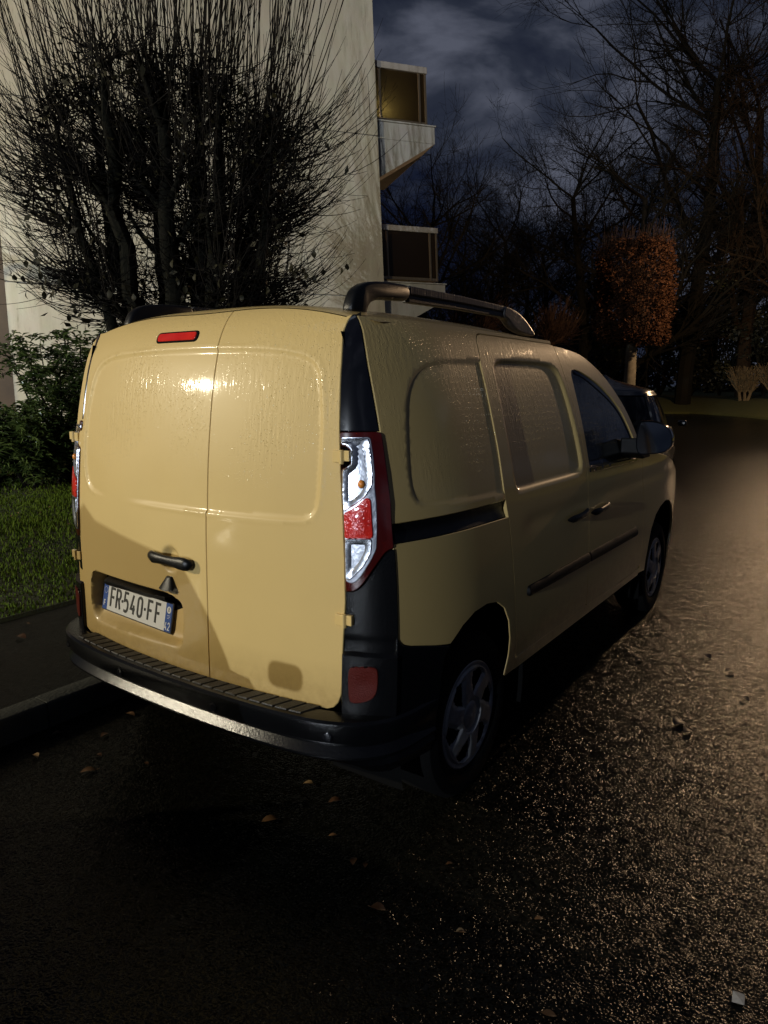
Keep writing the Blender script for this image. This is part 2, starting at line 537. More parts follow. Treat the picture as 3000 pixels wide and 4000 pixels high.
# pressed window panel (groove across both doors)
groove = smooth_loop([(-.40, 1.098), (-.53, 1.101), (-.60, 1.116), (-.638, 1.165), (-.650, 1.25), (-.648, 1.316), (-.640, 1.40), (-.627, 1.462), (-.60, 1.557), (-.565, 1.605), (-.50, 1.629), (-.43, 1.640), (-.25, 1.648),
                      (-.08, 1.651), (.14, 1.650), (.28, 1.646), (.40, 1.638), (.50, 1.624), (.555, 1.602), (.582, 1.57), (.594, 1.52), (.604, 1.446), (.610, 1.36), (.611, 1.29), (.610, 1.20), (.604, 1.150), (.585, 1.122), (.55, 1.108), (.437, 1.104), (.163, 1.099), (-.10, 1.098)], 2)
recess = round_poly([(-.622, .772, .06), (-.055, .775, .05), (.016, .752, .03), (.018, .70, .01), (.008, .578, .045), (-.60, .548, .06), (-.632, .62, .04)], .03)
_ramp = pchip([.50, .556, .575, .60, .62, .80], [.0, .10, .45, .90, 1.0, 1.0])
hc = np.array([-.042, .909])
def door_disp(x, z):
    q = np.stack([x, z], -1)
    d = sdf(q, groove)
    fade = 1 - sstep(-.62, -.43, x) * (1 - sstep(-.36, -.10, x)) * (1 - sstep(1.10, 1.34, z))
    o = -.0065 * (1 - sstep(-.006, .006, d)) * fade
    o = o + .0022 * np.exp(-((d - .004) / .007) ** 2) * fade
    d2 = sdf(q, recess)
    o = o - np.maximum(.089 - .085 * (x + .345) + .2 * (z - .658) - Rr(x, z), .004) * _ramp(z) * (1 - sstep(-.024, .004, d2))
    d3 = np.hypot(x - hc[0], z - hc[1])
    o = o - .024 * (1 - sstep(.022, .053, d3))
    # faint oil-canning of the sheet metal
    o = o + .0006 * np.sin(x * 9 + z * 4) * np.sin(z * 7 - x * 2)
    return o
door_lines = [offset_loop(groove, d) for d in (-.007, .001, .009)]
rec_lines = [offset_loop(resample(recess, .02), d) for d in (.005, -.006, -.024)] + [np.array([(hc[0] + r_ * math.cos(a_), hc[1] + r_ * math.sin(a_)) for a_ in np.linspace(0, 2 * np.pi, 40, endpoint=False)]) for r_ in (.054, .046)]
rd_l = panel('rear_door', left_door, fR, M['paint'], van, step=.0105, disp=door_disp, flange=.022, lines=door_lines + rec_lines)
rd_l['label'] = 'wider left rear door carrying the number plate, black handle and brake light'
rd_r = panel('rear_door', right_door, fR, M['paint'], van, step=.0115, disp=door_disp, flange=.022, lines=door_lines)
rd_r['label'] = 'narrower plain right rear door'

# ---- corner surface between rear doors and side panels (graph over x, z)
_We = pchip([.45] + [p[1] for p in redge[::-1]], [.697] + [p[0] for p in redge[::-1]])
_Ye = pchip([.20, .767, .913, 1.056, 1.226, 1.386, 1.485, 1.577, 1.646, 1.708, 1.74], [.150, .152, .153, .154, .161, .172, .176, .181, .190, .203, .208])
def edgeB(z): y = _Ye(z); return Ss(y, z), y
def Yc(x, z):
    xa = _We(z); ya = Rr(xa, z); xb, yb = edgeB(z)
    t = np.clip((x - xa) / np.maximum(xb - xa, .01), 0, 1.3)
    return ya + (yb - ya) * (.45 * t + .55 * t * t)
def fC(x, z): return np.stack([x, Yc(x, z), z], -1)
def fCi(x, z): return np.stack([x, Yc(x, z) + .012, z], -1)

def corner_poly(z0, z1, ga=.006, gb=.005, n=24):
    zz = np.linspace(z0, z1, n)
    a = [(float(_We(z)) + ga, z) for z in zz]; b = [(float(edgeB(z)[0]) - gb, z) for z in zz]
    return np.array(a + b[::-1])

lamp_outer = round_poly([(.674, 1.384), (.782, 1.386), (.793, 1.337), (.809, 1.262), (.825, 1.175), (.832, 1.114), (.841, 1.040), (.832, 1.038), (.820, 1.028), (.791, .977), (.762, .927), (.745, .909), (.728, .902), (.714, .901), (.712, .945), (.708, 1.047), (.697, 1.171), (.6885, 1.275), (.704, 1.280), (.714, 1.290), (.711, 1.332), (.697, 1.346), (.681, 1.347)], .008, 3)
clear_up = round_poly([(.682, 1.366), (.753, 1.367), (.764, 1.320), (.773, 1.262), (.774, 1.228), (.759, 1.194), (.733, 1.171), (.704, 1.150), (.699, 1.200), (.695, 1.272), (.709, 1.277), (.720, 1.290), (.717, 1.336), (.699, 1.353), (.684, 1.354)], .006, 3)
red_blk = round_poly([(.706, 1.141), (.738, 1.161), (.766, 1.190), (.775, 1.185), (.787, 1.079), (.784, 1.071), (.711, 1.068)], .006, 3)
clear_low = round_poly([(.712, 1.063), (.785, 1.067), (.784, 1.027), (.768, .989), (.738, .949), (.724, .940), (.716, .940)], .008, 3)
silver_rim = round_poly([(.680, 1.370), (.757, 1.371), (.769, 1.320), (.779, 1.262), (.782, 1.223), (.790, 1.175), (.797, 1.101), (.798, 1.037), (.784, 1.000), (.757, .950), (.739, .930), (.715, .930), (.711, 1.047), (.700, 1.171), (.6915, 1.272), (.706, 1.2785), (.717, 1.2895), (.714, 1.334), (.698, 1.3495), (.682, 1.3505)], .008, 3)

def sunk(poly, dep):
    """a lens that bowls inwards from its outline"""
    def f(x, z):
        d = -np.minimum(sdf(np.stack([x, z], -1), poly), 0)
        return .0025 - dep * sstep(.0, .03, d)
    return f
for mir in (False, True):
    sd = 'left' if mir else 'right'
    lamp = panel('tail_lamp', lamp_outer, fC, M['dark_red'], van, step=.012, disp=lambda x, z: .006 + 0 * x, flange=.03, mir=mir)
    lamp['label'] = 'red edged tail lamp at the %s rear corner' % sd
    panel('lamp_bezel', silver_rim, fC, M['chrome_rib'], lamp, step=.010, disp=lambda x, z: .0085 + 0 * x, flange=.006, mir=mir)
    panel('clear_lens', clear_up, fC, M['chrome'], lamp, step=.008, disp=lambda x, z, f=sunk(clear_up, .010): .011 + f(x, z) + .0012 * np.sin(z * 420) * sstep(1.26, 1.30, z), flange=.006, mir=mir)
    panel('red_lens', red_blk, fC, M['red_lens'], lamp, step=.008, disp=lambda x, z, f=sunk(red_blk, -.003): .012 + f(x, z), flange=.006, mir=mir)
    panel('clear_lens', clear_low, fC, M['chrome'], lamp, step=.008, disp=lambda x, z, f=sunk(clear_low, .009): .011 + f(x, z), flange=.006, mir=mir)
    # amber bulb
    t = np.linspace(0, np.pi, 9); p = np.linspace(0, 2 * np.pi, 17)[:-1]
    G = np.stack([np.stack([.012 * np.sin(a) * np.cos(p), .010 * np.sin(a) * np.sin(p), np.full_like(p, .013 * np.cos(a))], -1) for a in t])
    c = fC(np.array([.752]), np.array([1.233]))[0] + np.array([0, -.010, 0])
    G = G + c
    if mir: G = G * np.array([-1, 1, 1])
    grid_mesh('bulb', G, M['amber'], lamp, close=True)
    # upper glossy black trim
    panel('corner_trim', np.vstack([corner_poly(1.392, 1.741)[:24], corner_poly(1.392, 1.741)[24:]]), fC, M['gloss_black'], van, step=.016, disp=lambda x, z: .002 + 0 * x, flange=.02, mir=mir)
    # lower black corner, above the bumper
    zz = np.linspace(.44, .893, 26)
    low = np.array([(float(_We(z)) + .007, z) for z in zz] + [(.715, .896), (.733, .898), (.750, .904), (.768, .922), (.797, .972), (.825, 1.022), (.834, 1.032)] + [(float(edgeB(z)[0]) + .003, z) for z in np.linspace(1.034, .44, 30)])
    def corner_disp(x, z):
        q = np.stack([x, z], -1)
        return .002 + .010 * sstep(.705, .696, z) - .005 * sstep(.752, .746, z) * sstep(.696, .702, z)
    ct = panel('bumper_corner', low, fC, M['bumper'], van, step=.012, disp=corner_disp, flange=.03, mir=mir)
    refl = smooth_loop([(.727, .642), (.732, .655), (.742, .660), (.80, .663), (.808, .652), (.807, .600), (.800, .570), (.784, .554), (.755, .544), (.736, .543), (.729, .551), (.727, .601)], 1)
    panel('reflector', refl, fC, M['reflector'], ct, step=.009, disp=lambda x, z: .017 - .004 * np.exp(-(((x - .772) / .03) ** 2 + ((z - .61) / .035) ** 2)), flange=.012, mir=mir)
    # dark backing behind the corner gaps
    panel('corner_backing', corner_poly(.42, 1.745, -.02, -.002), fCi, M['inner'], van, step=.03, disp=lambda x, z: -.012 + 0 * x, flange=0, mir=mir)

# ---- hinges
def hinge(side, z, x):
    mb = MB()
    y = float(Rr(x, z))
    h = .036
    # leaf on the door
    mb.box((side * (x - .016), y - .006, z), (.026, .012, h))
    # barrel
    n = 12
    a = np.linspace(0, 2 * np.pi, n, endpoint=False)
    for (r, z0, z1) in ((.0085, z - h / 2 - .004, z + h / 2 + .004),):
        V = [(side * (x + .004) + r * math.cos(q), y - .010 + r * math.sin(q), zz) for zz in (z0, z1) for q in a]
        F = [tuple(range(n))[::-1], tuple(range(n, 2 * n))] + [(i, (i + 1) % n, n + (i + 1) % n, n + i) for i in range(n)]
        mb.add(V, F)
    # gooseneck into the body
    mb.box((side * (x + .020), y - .004, z + .004), (.026, .014, h * .9))
    o = mb.build('hinge', M['paint'], rd_r if side > 0 else rd_l, bevel=.002)
    return o
hinge(1, 1.313, .686); hinge(1, .805, .708); hinge(-1, 1.318, .738); hinge(-1, .815, .742)

# ---- brake light, handle, camera cone, plate lamp, plate
def on_rear(x, z, out=0.0): return np.array([x, float(Rr(x, z)) - out, z])
brake_o = round_poly([(-.190, 1.680), (-.190, 1.716), (.038, 1.716), (.038, 1.680)], .02, 5)
bl = panel('brake_lamp', brake_o, fR, M['inner'], van, step=.008, disp=lambda x, z: .003 + 0 * x, flange=.01)
panel('lens', round_poly([(-.180, 1.686), (-.180, 1.710), (.028, 1.710), (.028, 1.686)], .012, 5), fR, M['red_lens'], bl, step=.007, disp=lambda x, z: .006 + 0 * x, flange=.008)

def sweep(name, pts, rad_y, rad_z, mat, parent, sides=14, sharp=60):
    """blobby bar: elliptical section along x"""
    pts = np.array(pts); G = []
    a = np.linspace(0, 2 * np.pi, sides, endpoint=False)
    for p, ry, rz in zip(pts, rad_y, rad_z):
        G.append(np.stack([np.full(sides, p[0]), p[1] + ry * np.cos(a), p[2] + rz * np.sin(a)], -1))
    G = np.array(G)
    o = grid_mesh(name, G, mat, parent, sharp=sharp, close=True)
    return o
xs = np.array([-.150, -.146, -.135, -.11, -.08, -.04, .0, .035, .06, .080, .090, .094])
hz = .909 - (xs + .042) * .015
o = sweep('handle', np.stack([xs, [float(Rr(x, .909)) - .022 + (.010 if x < -.13 or x > .085 else 0) for x in xs], hz], -1),
          [.002, .010, .014, .014, .012, .011, .012, .014, .014, .013, .009, .002], [.002, .014, .020, .022, .019, .017, .019, .023, .024, .021, .013, .002], M['black'], rd_l)
# rear view camera cone
mb = MB()
n = 14
a = np.linspace(0, 2 * np.pi, n, endpoint=False)
c0 = on_rear(-.046, .844, .000); c1 = on_rear(-.053, .799, .012)
V = [tuple(c0 + np.array([.015 * math.cos(q), .010 * math.sin(q), .002 * math.sin(q)])) for q in a] + [tuple(c1 + np.array([.041 * math.cos(q), .013 * math.sin(q), .008 * math.sin(q)])) for q in a]
mb.add(V, [tuple(range(n))[::-1], tuple(range(n, 2 * n))] + [(i, (i + 1) % n, n + (i + 1) % n, n + i) for i in range(n)])
mb.build('rear_camera', M['black'], rd_l, smooth=True, bevel=.003)

# number plate: local frame on the tilted floor of the recess
PX, PY, PZ, TILT, PYAW = -.345, .083, .659, .20, -.085
PK = .95
ex = np.array([math.cos(PYAW), math.sin(PYAW), 0])
ez = np.array([0, math.sin(TILT), math.cos(TILT)])
en = -np.cross(ez, ex); en = np.cross(ex, ez); en = en if en[1] < 0 else -en
def pl(a, b, h): return np.array([PX, PY, PZ]) + ex * a * PK + ez * b + en * h
def plate_box(name, a0, a1, b0, b1, h0, h1, mat, parent):
    V = [pl(a, b, h) for a in (a0, a1) for b in (b0, b1) for h in (h0, h1)]
    return mk(name, V, [(0, 1, 3, 2), (4, 6, 7, 5), (0, 4, 5, 1), (2, 3, 7, 6), (0, 2, 6, 4), (1, 5, 7, 3)], mat, parent, False)
plate = plate_box('number_plate', -.264, .264, -.059, .059, .0, .005, M['plate_ink'], van)
plate['label'] = 'white number plate with blue ends reading FR-540-FF'
plate_box('plate_field', -.222, .216, -.054, .054, .005, .0066, M['plate_white'], plate)
plate_box('plate_band', -.2595, -.2224, -.054, .054, .005, .0066, M['plate_blue'], plate)
plate_box('plate_band', .2164, .2595, -.054, .054, .005, .0066, M['plate_blue'], plate)

def strokes(name, segs, org, w, h, th, lift, mat, parent):
    """a character from polylines in a unit box"""
    V = []; F = []
    for k, s in enumerate(segs):
        s = [q for i_, q in enumerate(s) if i_ == 0 or math.dist(q, s[i_ - 1]) > 1e-4]
        p = np.array(s, float) * np.array([w, h]) + np.array(org)
        n = len(p); L = []; Rg = []
        for i in range(n):
            d1 = p[i] - p[i - 1] if i > 0 else p[1] - p[0]
            d2 = p[i + 1] - p[i] if i < n - 1 else d1
            d1 = d1 / np.linalg.norm(d1); d2 = d2 / np.linalg.norm(d2)
            t = d1 + d2; t /= np.linalg.norm(t)
            m = np.array([-t[1], t[0]]); sc_ = 1 / max(.45, abs(m @ np.array([-d1[1], d1[0]])))
            L.append(p[i] + m * th / 2 * sc_); Rg.append(p[i] - m * th / 2 * sc_)
        b = len(V); lf = lift + k * .00012
        for i in range(n):
            V += [pl(*L[i], .0066), pl(*Rg[i], .0066), pl(*L[i], .0066 + lf), pl(*Rg[i], .0066 + lf)]
        for i in range(n - 1):
            j = b + 4 * i
            F += [(j + 2, j + 3, j + 7, j + 6), (j, j + 2, j + 6, j + 4), (j + 3, j + 1, j + 5, j + 7)]
        F += [(b, b + 1, b + 3, b + 2), (b + 4 * n - 4, b + 4 * n - 2, b + 4 * n - 1, b + 4 * n - 3)]
    return mk(name, V, F, mat, parent, False)
def arc(cx, cy, rx, ry, a0, a1, n=6): return [(cx + rx * math.cos(rad(a0 + (a1 - a0) * i / n)), cy + ry * math.sin(rad(a0 + (a1 - a0) * i / n))) for i in range(n + 1)]
GL = {
 'F': [[(0, 0), (0, 1), (1, 1)], [(0, .52), (.82, .52)]],
 'R': [[(0, 0), (0, 1), (.6, 1)] + arc(.6, .76, .4, .24, 90, -90) + [(0, .52)], [(.55, .52), (1, 0)]],
 '5': [[(.95, 1), (.1, 1), (.05, .56), (.5, .62)] + arc(.5, .31, .5, .31, 80, -90) + [(.0, .04)]],
 '4': [[(.55, 1), (.0, .26), (1, .26)], [(.72, .48), (.72, 0)]],
 '0': [[(.0, .22), (.0, .78)] + arc(.5, .80, .5, .20, 180, 0) + [(1, .2)] + arc(.5, .20, .5, .20, 0, -180) + [(.0, .26)]],
 '-': [[(0, .5), (1, .5)]],
 '2': [arc(.5, .72, .5, .28, 170, -20) + [(0, .04), (1, .04)]],
}
CH, CW = .075, .030
pos = [('F', -.195), ('R', -.149), ('5', -.088), ('4', -.035), ('0', .018), ('F', .094), ('F', .150)]
for ch, a in pos:
    strokes('character', GL[ch], (a, -CH / 2 + .0015), CW, CH, .0105, .0016, M['plate_ink'], plate)
for a in (-.1085, .0645):
    strokes('hyphen', GL['-'], (a, -CH / 2), .011, CH, .0105, .0016, M['plate_ink'], plate)
strokes('country_letter', GL['F'], (-.2475, -.040), .011, .022, .0042, .0010, M['plate_white'], plate)
for i in range(12):
    a = i * math.pi / 6
    plate_box('star', -.241 + .0125 * math.cos(a) - .0013, -.241 + .0125 * math.cos(a) + .0013, .025 + .0125 * math.sin(a) - .0013, .025 + .0125 * math.sin(a) + .0013, .0066, .0072, M['plate_white'], plate) if i % 1 == 0 else None
strokes('department_digit', GL['4'], (.2205, -.047), .012, .028, .0042, .0010, M['plate_white'], plate)
strokes('department_digit', GL['2'], (.2405, -.047), .012, .028, .0042, .0010, M['plate_white'], plate)
# round white regional badge with its small marks
n = 24
a = np.linspace(0, 2 * np.pi, n, endpoint=False)
V = [pl(.2385 + .0135 * math.cos(q), .029 + .0135 * math.sin(q), h) for h in (.0066, .0073) for q in a]
mk('badge', V, [tuple(range(n, 2 * n))] + [(i, (i + 1) % n, n + (i + 1) % n, n + i) for i in range(n)], M['plate_white'], plate, False)
strokes('badge_mark', [[(0, 0), (.5, 1), (1, 0)], [(.25, .35), (.75, .35)], [(-.2, -.35), (1.2, -.35)], [(0, -.7), (1, -.7)]], (.2345, .030), .008, .008, .0012, .0016, M['plate_ink'], plate)
for i, (w_, o_) in enumerate(((.020, 0), (.014, .002), (.012, -.002))):
    plate_box('small_lettering', .2385 - w_ / 2 + o_, .2385 + w_ / 2 + o_, .0075 - i * .0055, .0088 - i * .0055, .0066, .0071, M['plate_white'], plate)
# plate lamp housing: long black hood under the top of the recess
xs = np.array([-.492, -.488, -.478, -.46, -.40, -.32, -.22, -.17, -.13, -.10, -.082])
hood = []
for x in xs:
    y0 = float(Rr(x, .75))
    t_ = float(sstep(-.16, -.082, x)); s_ = float(sstep(-.478, -.492, x))
    zb = .732 + .006 * float(sstep(-.48, -.3, x)) + .016 * t_ + .012 * s_
    ztp = .771 - .018 * t_ - .012 * s_
    zm = (zb + ztp) / 2
    o_ = .014 * (1 - t_) * (1 - s_)
    sec = [(y0 + .09, ztp), (y0 + .018, ztp), (y0 + .002 - o_ * .4, ztp - .006), (y0 - o_, zm + .006), (y0 - o_, zm - .006), (y0 + .004 - o_ * .6, zb + .003), (y0 + .016, zb), (y0 + .09, zb + .004)]
    hood.append([(x, a_, b_) for a_, b_ in sec])
G = np.array(hood)
o = grid_mesh('plate_lamp_housing', G, M['black'], rd_l, close=True, sharp=50)
# close the ends
me = o.data
# ---- bumper
plan = smooth_loop([(0, -.078), (.3, -.073), (.55, -.052), (.70, -.020), (.80, .035), (.86, .11), (.885, .19), (.893, .26), (.899, .345)], 2, closed=False)
full = np.vstack([plan[::-1] * np.array([-1, 1]), plan[1:]])
tn = np.gradient(full, axis=0); tn /= np.linalg.norm(tn, axis=1)[:, None]
inn = np.stack([-tn[:, 1], tn[:, 0]], -1)
prof = [(.503, .075), (.504, .030), (.5015, .010), (.494, .002), (.485, .0), (.455, .003), (.428, .010), (.420, .018), (.4155, .0255), (.4105, .0255), (.3825, .0072), (.3745, .0076), (.365, .018), (.345, .05), (.32, .11), (.30, .18)]
rows = []
for z, d in prof:
    dd = d * (1 - .75 * sstep(.70, .88, np.abs(full[:, 0])) * (z < .35))
    rows.append(np.column_stack([full + inn * dd[:, None], np.full(len(full), z)]))
G = np.array(rows)
G[:, :, 2] += 0.0
bump = grid_mesh('rear_bumper', G, M['bumper'], van, sharp=19)
# tread pads on the bumper step
k = 0
for xc in np.arange(-.585, .60, .0535):
    def yb(x): return float(np.interp(x, full[:, 0], full[:, 1]))
    w, sl = .0455, .022
    V = []
    for zz, e in ((.500, 0), (.5075, .003)):
        for (dx, fy) in ((-w / 2, 0), (w / 2, 0), (w / 2, 1), (-w / 2, 1)):
            x = xc + dx * (1 - e * 20) + (sl if fy else -sl) * .5
            ya = yb(x) + .024; yc = float(Rr(x, .5)) - .004
            y = (ya + e) if not fy else (max(yc, ya + .02) - e)
            V.append((x, y, zz))
    mk('step_pad', V, [(4, 5, 6, 7), (0, 1, 5, 4), (1, 2, 6, 5), (2, 3, 7, 6), (3, 0, 4, 7)], M['tread'], bump, False)
# parking sensors
def disc(name, c, nrm, r0, mat, parent, h=.004, seg=18, dome=0.0):
    nrm = np.array(nrm, float); nrm /= np.linalg.norm(nrm)
    a = np.cross(nrm, [0, 0, 1]); a /= np.linalg.norm(a); b = np.cross(a, nrm)
    V = []; prof_ = [(r0, -.004), (r0, h * .6), (r0 * .86, h), (r0 * .70, h), (r0 * .62, h * .2), (r0 * .3, h * .35)]
    q = np.linspace(0, 2 * np.pi, seg, endpoint=False)
    G = np.array([[np.array(c) + nrm * hh + rr * (math.cos(t) * a + math.sin(t) * b) for t in q] for rr, hh in prof_])
    V = np.vstack([G.reshape(-1, 3), [np.array(c) + nrm * h * .4]])
    F = []
    m = len(prof_)
    for i in range(m - 1):
        for j in range(seg): F.append((i * seg + j, i * seg + (j + 1) % seg, (i + 1) * seg + (j + 1) % seg, (i + 1) * seg + j))
    for j in range(seg): F.append(((m - 1) * seg + j, (m - 1) * seg + (j + 1) % seg, m * seg))
    return mk(name, V, F, mat, parent, True, 40)
for x in (-.70, -.232, .275, .70):
    i = int(np.argmin(np.abs(full[:, 0] - x)))
    disc('parking_sensor', (full[i, 0] + inn[i, 0] * .002, full[i, 1] + inn[i, 1] * .002, .452), (-inn[i, 0], -inn[i, 1], 0), .0155, M['gloss_black'], bump, h=.003)
# rear flank of the bumper down to the wheel arch, on the side
# ---- side panels, outlines in (y, z)
arch_r = [(.35, .30), (.352, .45), (.360, .56), (.378, .635), (.406, .672), (.478, .717), (.556, .745), (.656, .750), (.738, .736), (.807, .695), (.853, .630), (.871, .555), (.869, .478), (.850, .405)]
arch_f = [(2.925, .385), (2.91, .46), (2.93, .56), (2.975, .65), (3.06, .725), (3.17, .765), (3.30, .785), (3.43, .775), (3.55, .735), (3.65, .67), (3.72, .58), (3.75, .48), (3.75, .38)]
def arch_flare(y, z):
    q = np.stack([y, z], -1)
    d = np.minimum(seg_dist(q, arch_r, False), seg_dist(q, arch_f, False))
    return .0015 * np.exp(-(d / .075) ** 2)
_slide = pchip([.40, .449, .731, .855, 1.023, 1.139, 1.276, 1.405, 1.533, 1.601, 1.67, 1.73], [.948, .943, .897, .877, .850, .834, .836, .832, .832, .832, .850, .86])
_bgap = pchip([.40, .44, .69, .9, 1.09, 1.18, 1.36, 1.51, 1.62, 1.73], [1.80, 1.797, 1.772, 1.762, 1.762, 1.760, 1.734, 1.700, 1.670, 1.655])
SG = .0028
win1 = smooth_loop([(.95, 1.625), (.70, 1.618), (.55, 1.611), (.46, 1.600), (.40, 1.580), (.345, 1.540), (.305, 1.473), (.279, 1.374), (.262, 1.282), (.258, 1.225), (.264, 1.185), (.282, 1.160), (.325, 1.150), (.42, 1.147), (.55, 1.142), (.72, 1.134), (.95, 1.126)], 2)
win2 = smooth_loop([(.934, 1.57), (.944, 1.605), (.975, 1.625), (1.05, 1.633), (1.25, 1.635), (1.48, 1.634), (1.575, 1.622), (1.625, 1.585), (1.655, 1.50), (1.680, 1.40), (1.702, 1.28), (1.715, 1.18), (1.70, 1.135), (1.62, 1.122), (1.45, 1.121), (1.20, 1.122), (1.00, 1.121), (.958, 1.127), (.944, 1.15), (.939, 1.25), (.936, 1.42)], 2)
def mk_disp(which):
    def f(y, z):
        q = np.stack([y, z], -1)
        o = arch_flare(y, z)
        if which == 1: o = o - .0045 * (1 - sstep(-.006, .001, sdf(q, win1)))
        if which == 2: o = o - .012 * (1 - sstep(-.014, .002, sdf(q, win2)))
        o = o - .004 * np.exp(-((z - .985) / .035) ** 2) * sstep(.95, 1.1, y)
        return o + .0006 * np.sin(y * 7 + z * 3) * np.sin(z * 6)
    return f
side_disp = mk_disp(0)
# quarter panel above the sliding rail
zz = np.linspace(1.113, 1.738, 30)
qu = [(float(_Ye(z)) + .004, z) for z in zz[::-1]] + [(.30, 1.112), (.60, 1.108), (float(_slide(1.105)) - SG, 1.105)] + [(float(_slide(z)) - SG, z) for z in np.linspace(1.12, 1.69, 24)] + [(.866, 1.708), (.884, 1.722), (.905, 1.7275), (1.25, 1.7285), (1.645, 1.7265), (1.66, 1.740), (1.3, 1.7415), (1.0, 1.742), (.7, 1.7418), (.45, 1.741)]
# quarter panel below the rail
ql = [(float(_Ye(1.045)) + .004, 1.047)] + [(float(_Ye(z)) + .004, z) for z in np.linspace(1.03, .79, 10)] + [(.155, .768), (.162, .748), (.180, .730), (.215, .717), (.26, .706), (.33, .688)] + arch_r[4:] + [(.862, .398), (.95, .396), (.947, .440)] + [(float(_slide(z)) - SG, z) for z in np.linspace(.455, 1.02, 24)] + [(float(_slide(1.036)) - SG, 1.036), (.60, 1.040), (.30, 1.044)]
# sliding door
sl = [(float(_slide(z)) + SG, z) for z in np.linspace(1.69, .470, 50)] + [(.953, .453), (.968, .448), (1.3, .446), (1.78, .442)] + [(float(_bgap(z)) - SG, z) for z in np.linspace(.455, 1.718, 50)] + [(1.60, 1.7225), (1.25, 1.7235), (.92, 1.7225), (.893, 1.718), (.873, 1.706)]
# front door with window opening
zt = pchip([1.6, 1.75, 1.97, 2.152, 2.282, 2.413, 2.525, 2.619, 2.708, 2.745], [1.722, 1.716, 1.695, 1.640, 1.583, 1.505, 1.423, 1.335, 1.225, 1.15])
fy = np.linspace(1.662, 2.735, 40)
_fg = pchip([.40, .55, .82, 1.0, 1.13], [2.79, 2.785, 2.765, 2.745, 2.742])
fd = [(float(_bgap(z)) + SG, z) for z in np.linspace(1.715, .455, 50)] + [(1.81, .442), (2.3, .434), (2.70, .430)] + [(float(_fg(z)) - SG, z) for z in np.linspace(.45, 1.13, 24)] + [(float(y), float(zt(y)) - .004) for y in fy[::-1]]
fwin = smooth_loop([(1.772, 1.555), (1.772, 1.585), (1.79, 1.607), (1.83, 1.614), (1.90, 1.609), (2.016, 1.585), (2.161, 1.545), (2.303, 1.487), (2.452, 1.405), (2.56, 1.305), (2.643, 1.205), (2.655, 1.150), (2.62, 1.122), (2.50, 1.118), (2.3, 1.120), (2.0, 1.127), (1.83, 1.133), (1.806, 1.145), (1.802, 1.20), (1.797, 1.30), (1.785, 1.42)], 2)
# fender
ft = pchip([2.70, 2.75, 3.2, 3.5, 3.8, 4.0, 4.15], [1.16, 1.145, 1.105, 1.05, .96, .87, .80])
fe = [(float(_fg(z)) + SG, z) for z in np.linspace(1.13, .42, 24)] + [(2.80, .395)] + arch_f + [(3.82, .36), (4.05, .36), (4.14, .45), (4.15, .60), (4.12, .78)] + [(float(y), float(ft(y)) - .004) for y in np.linspace(4.05, 2.745, 30)]
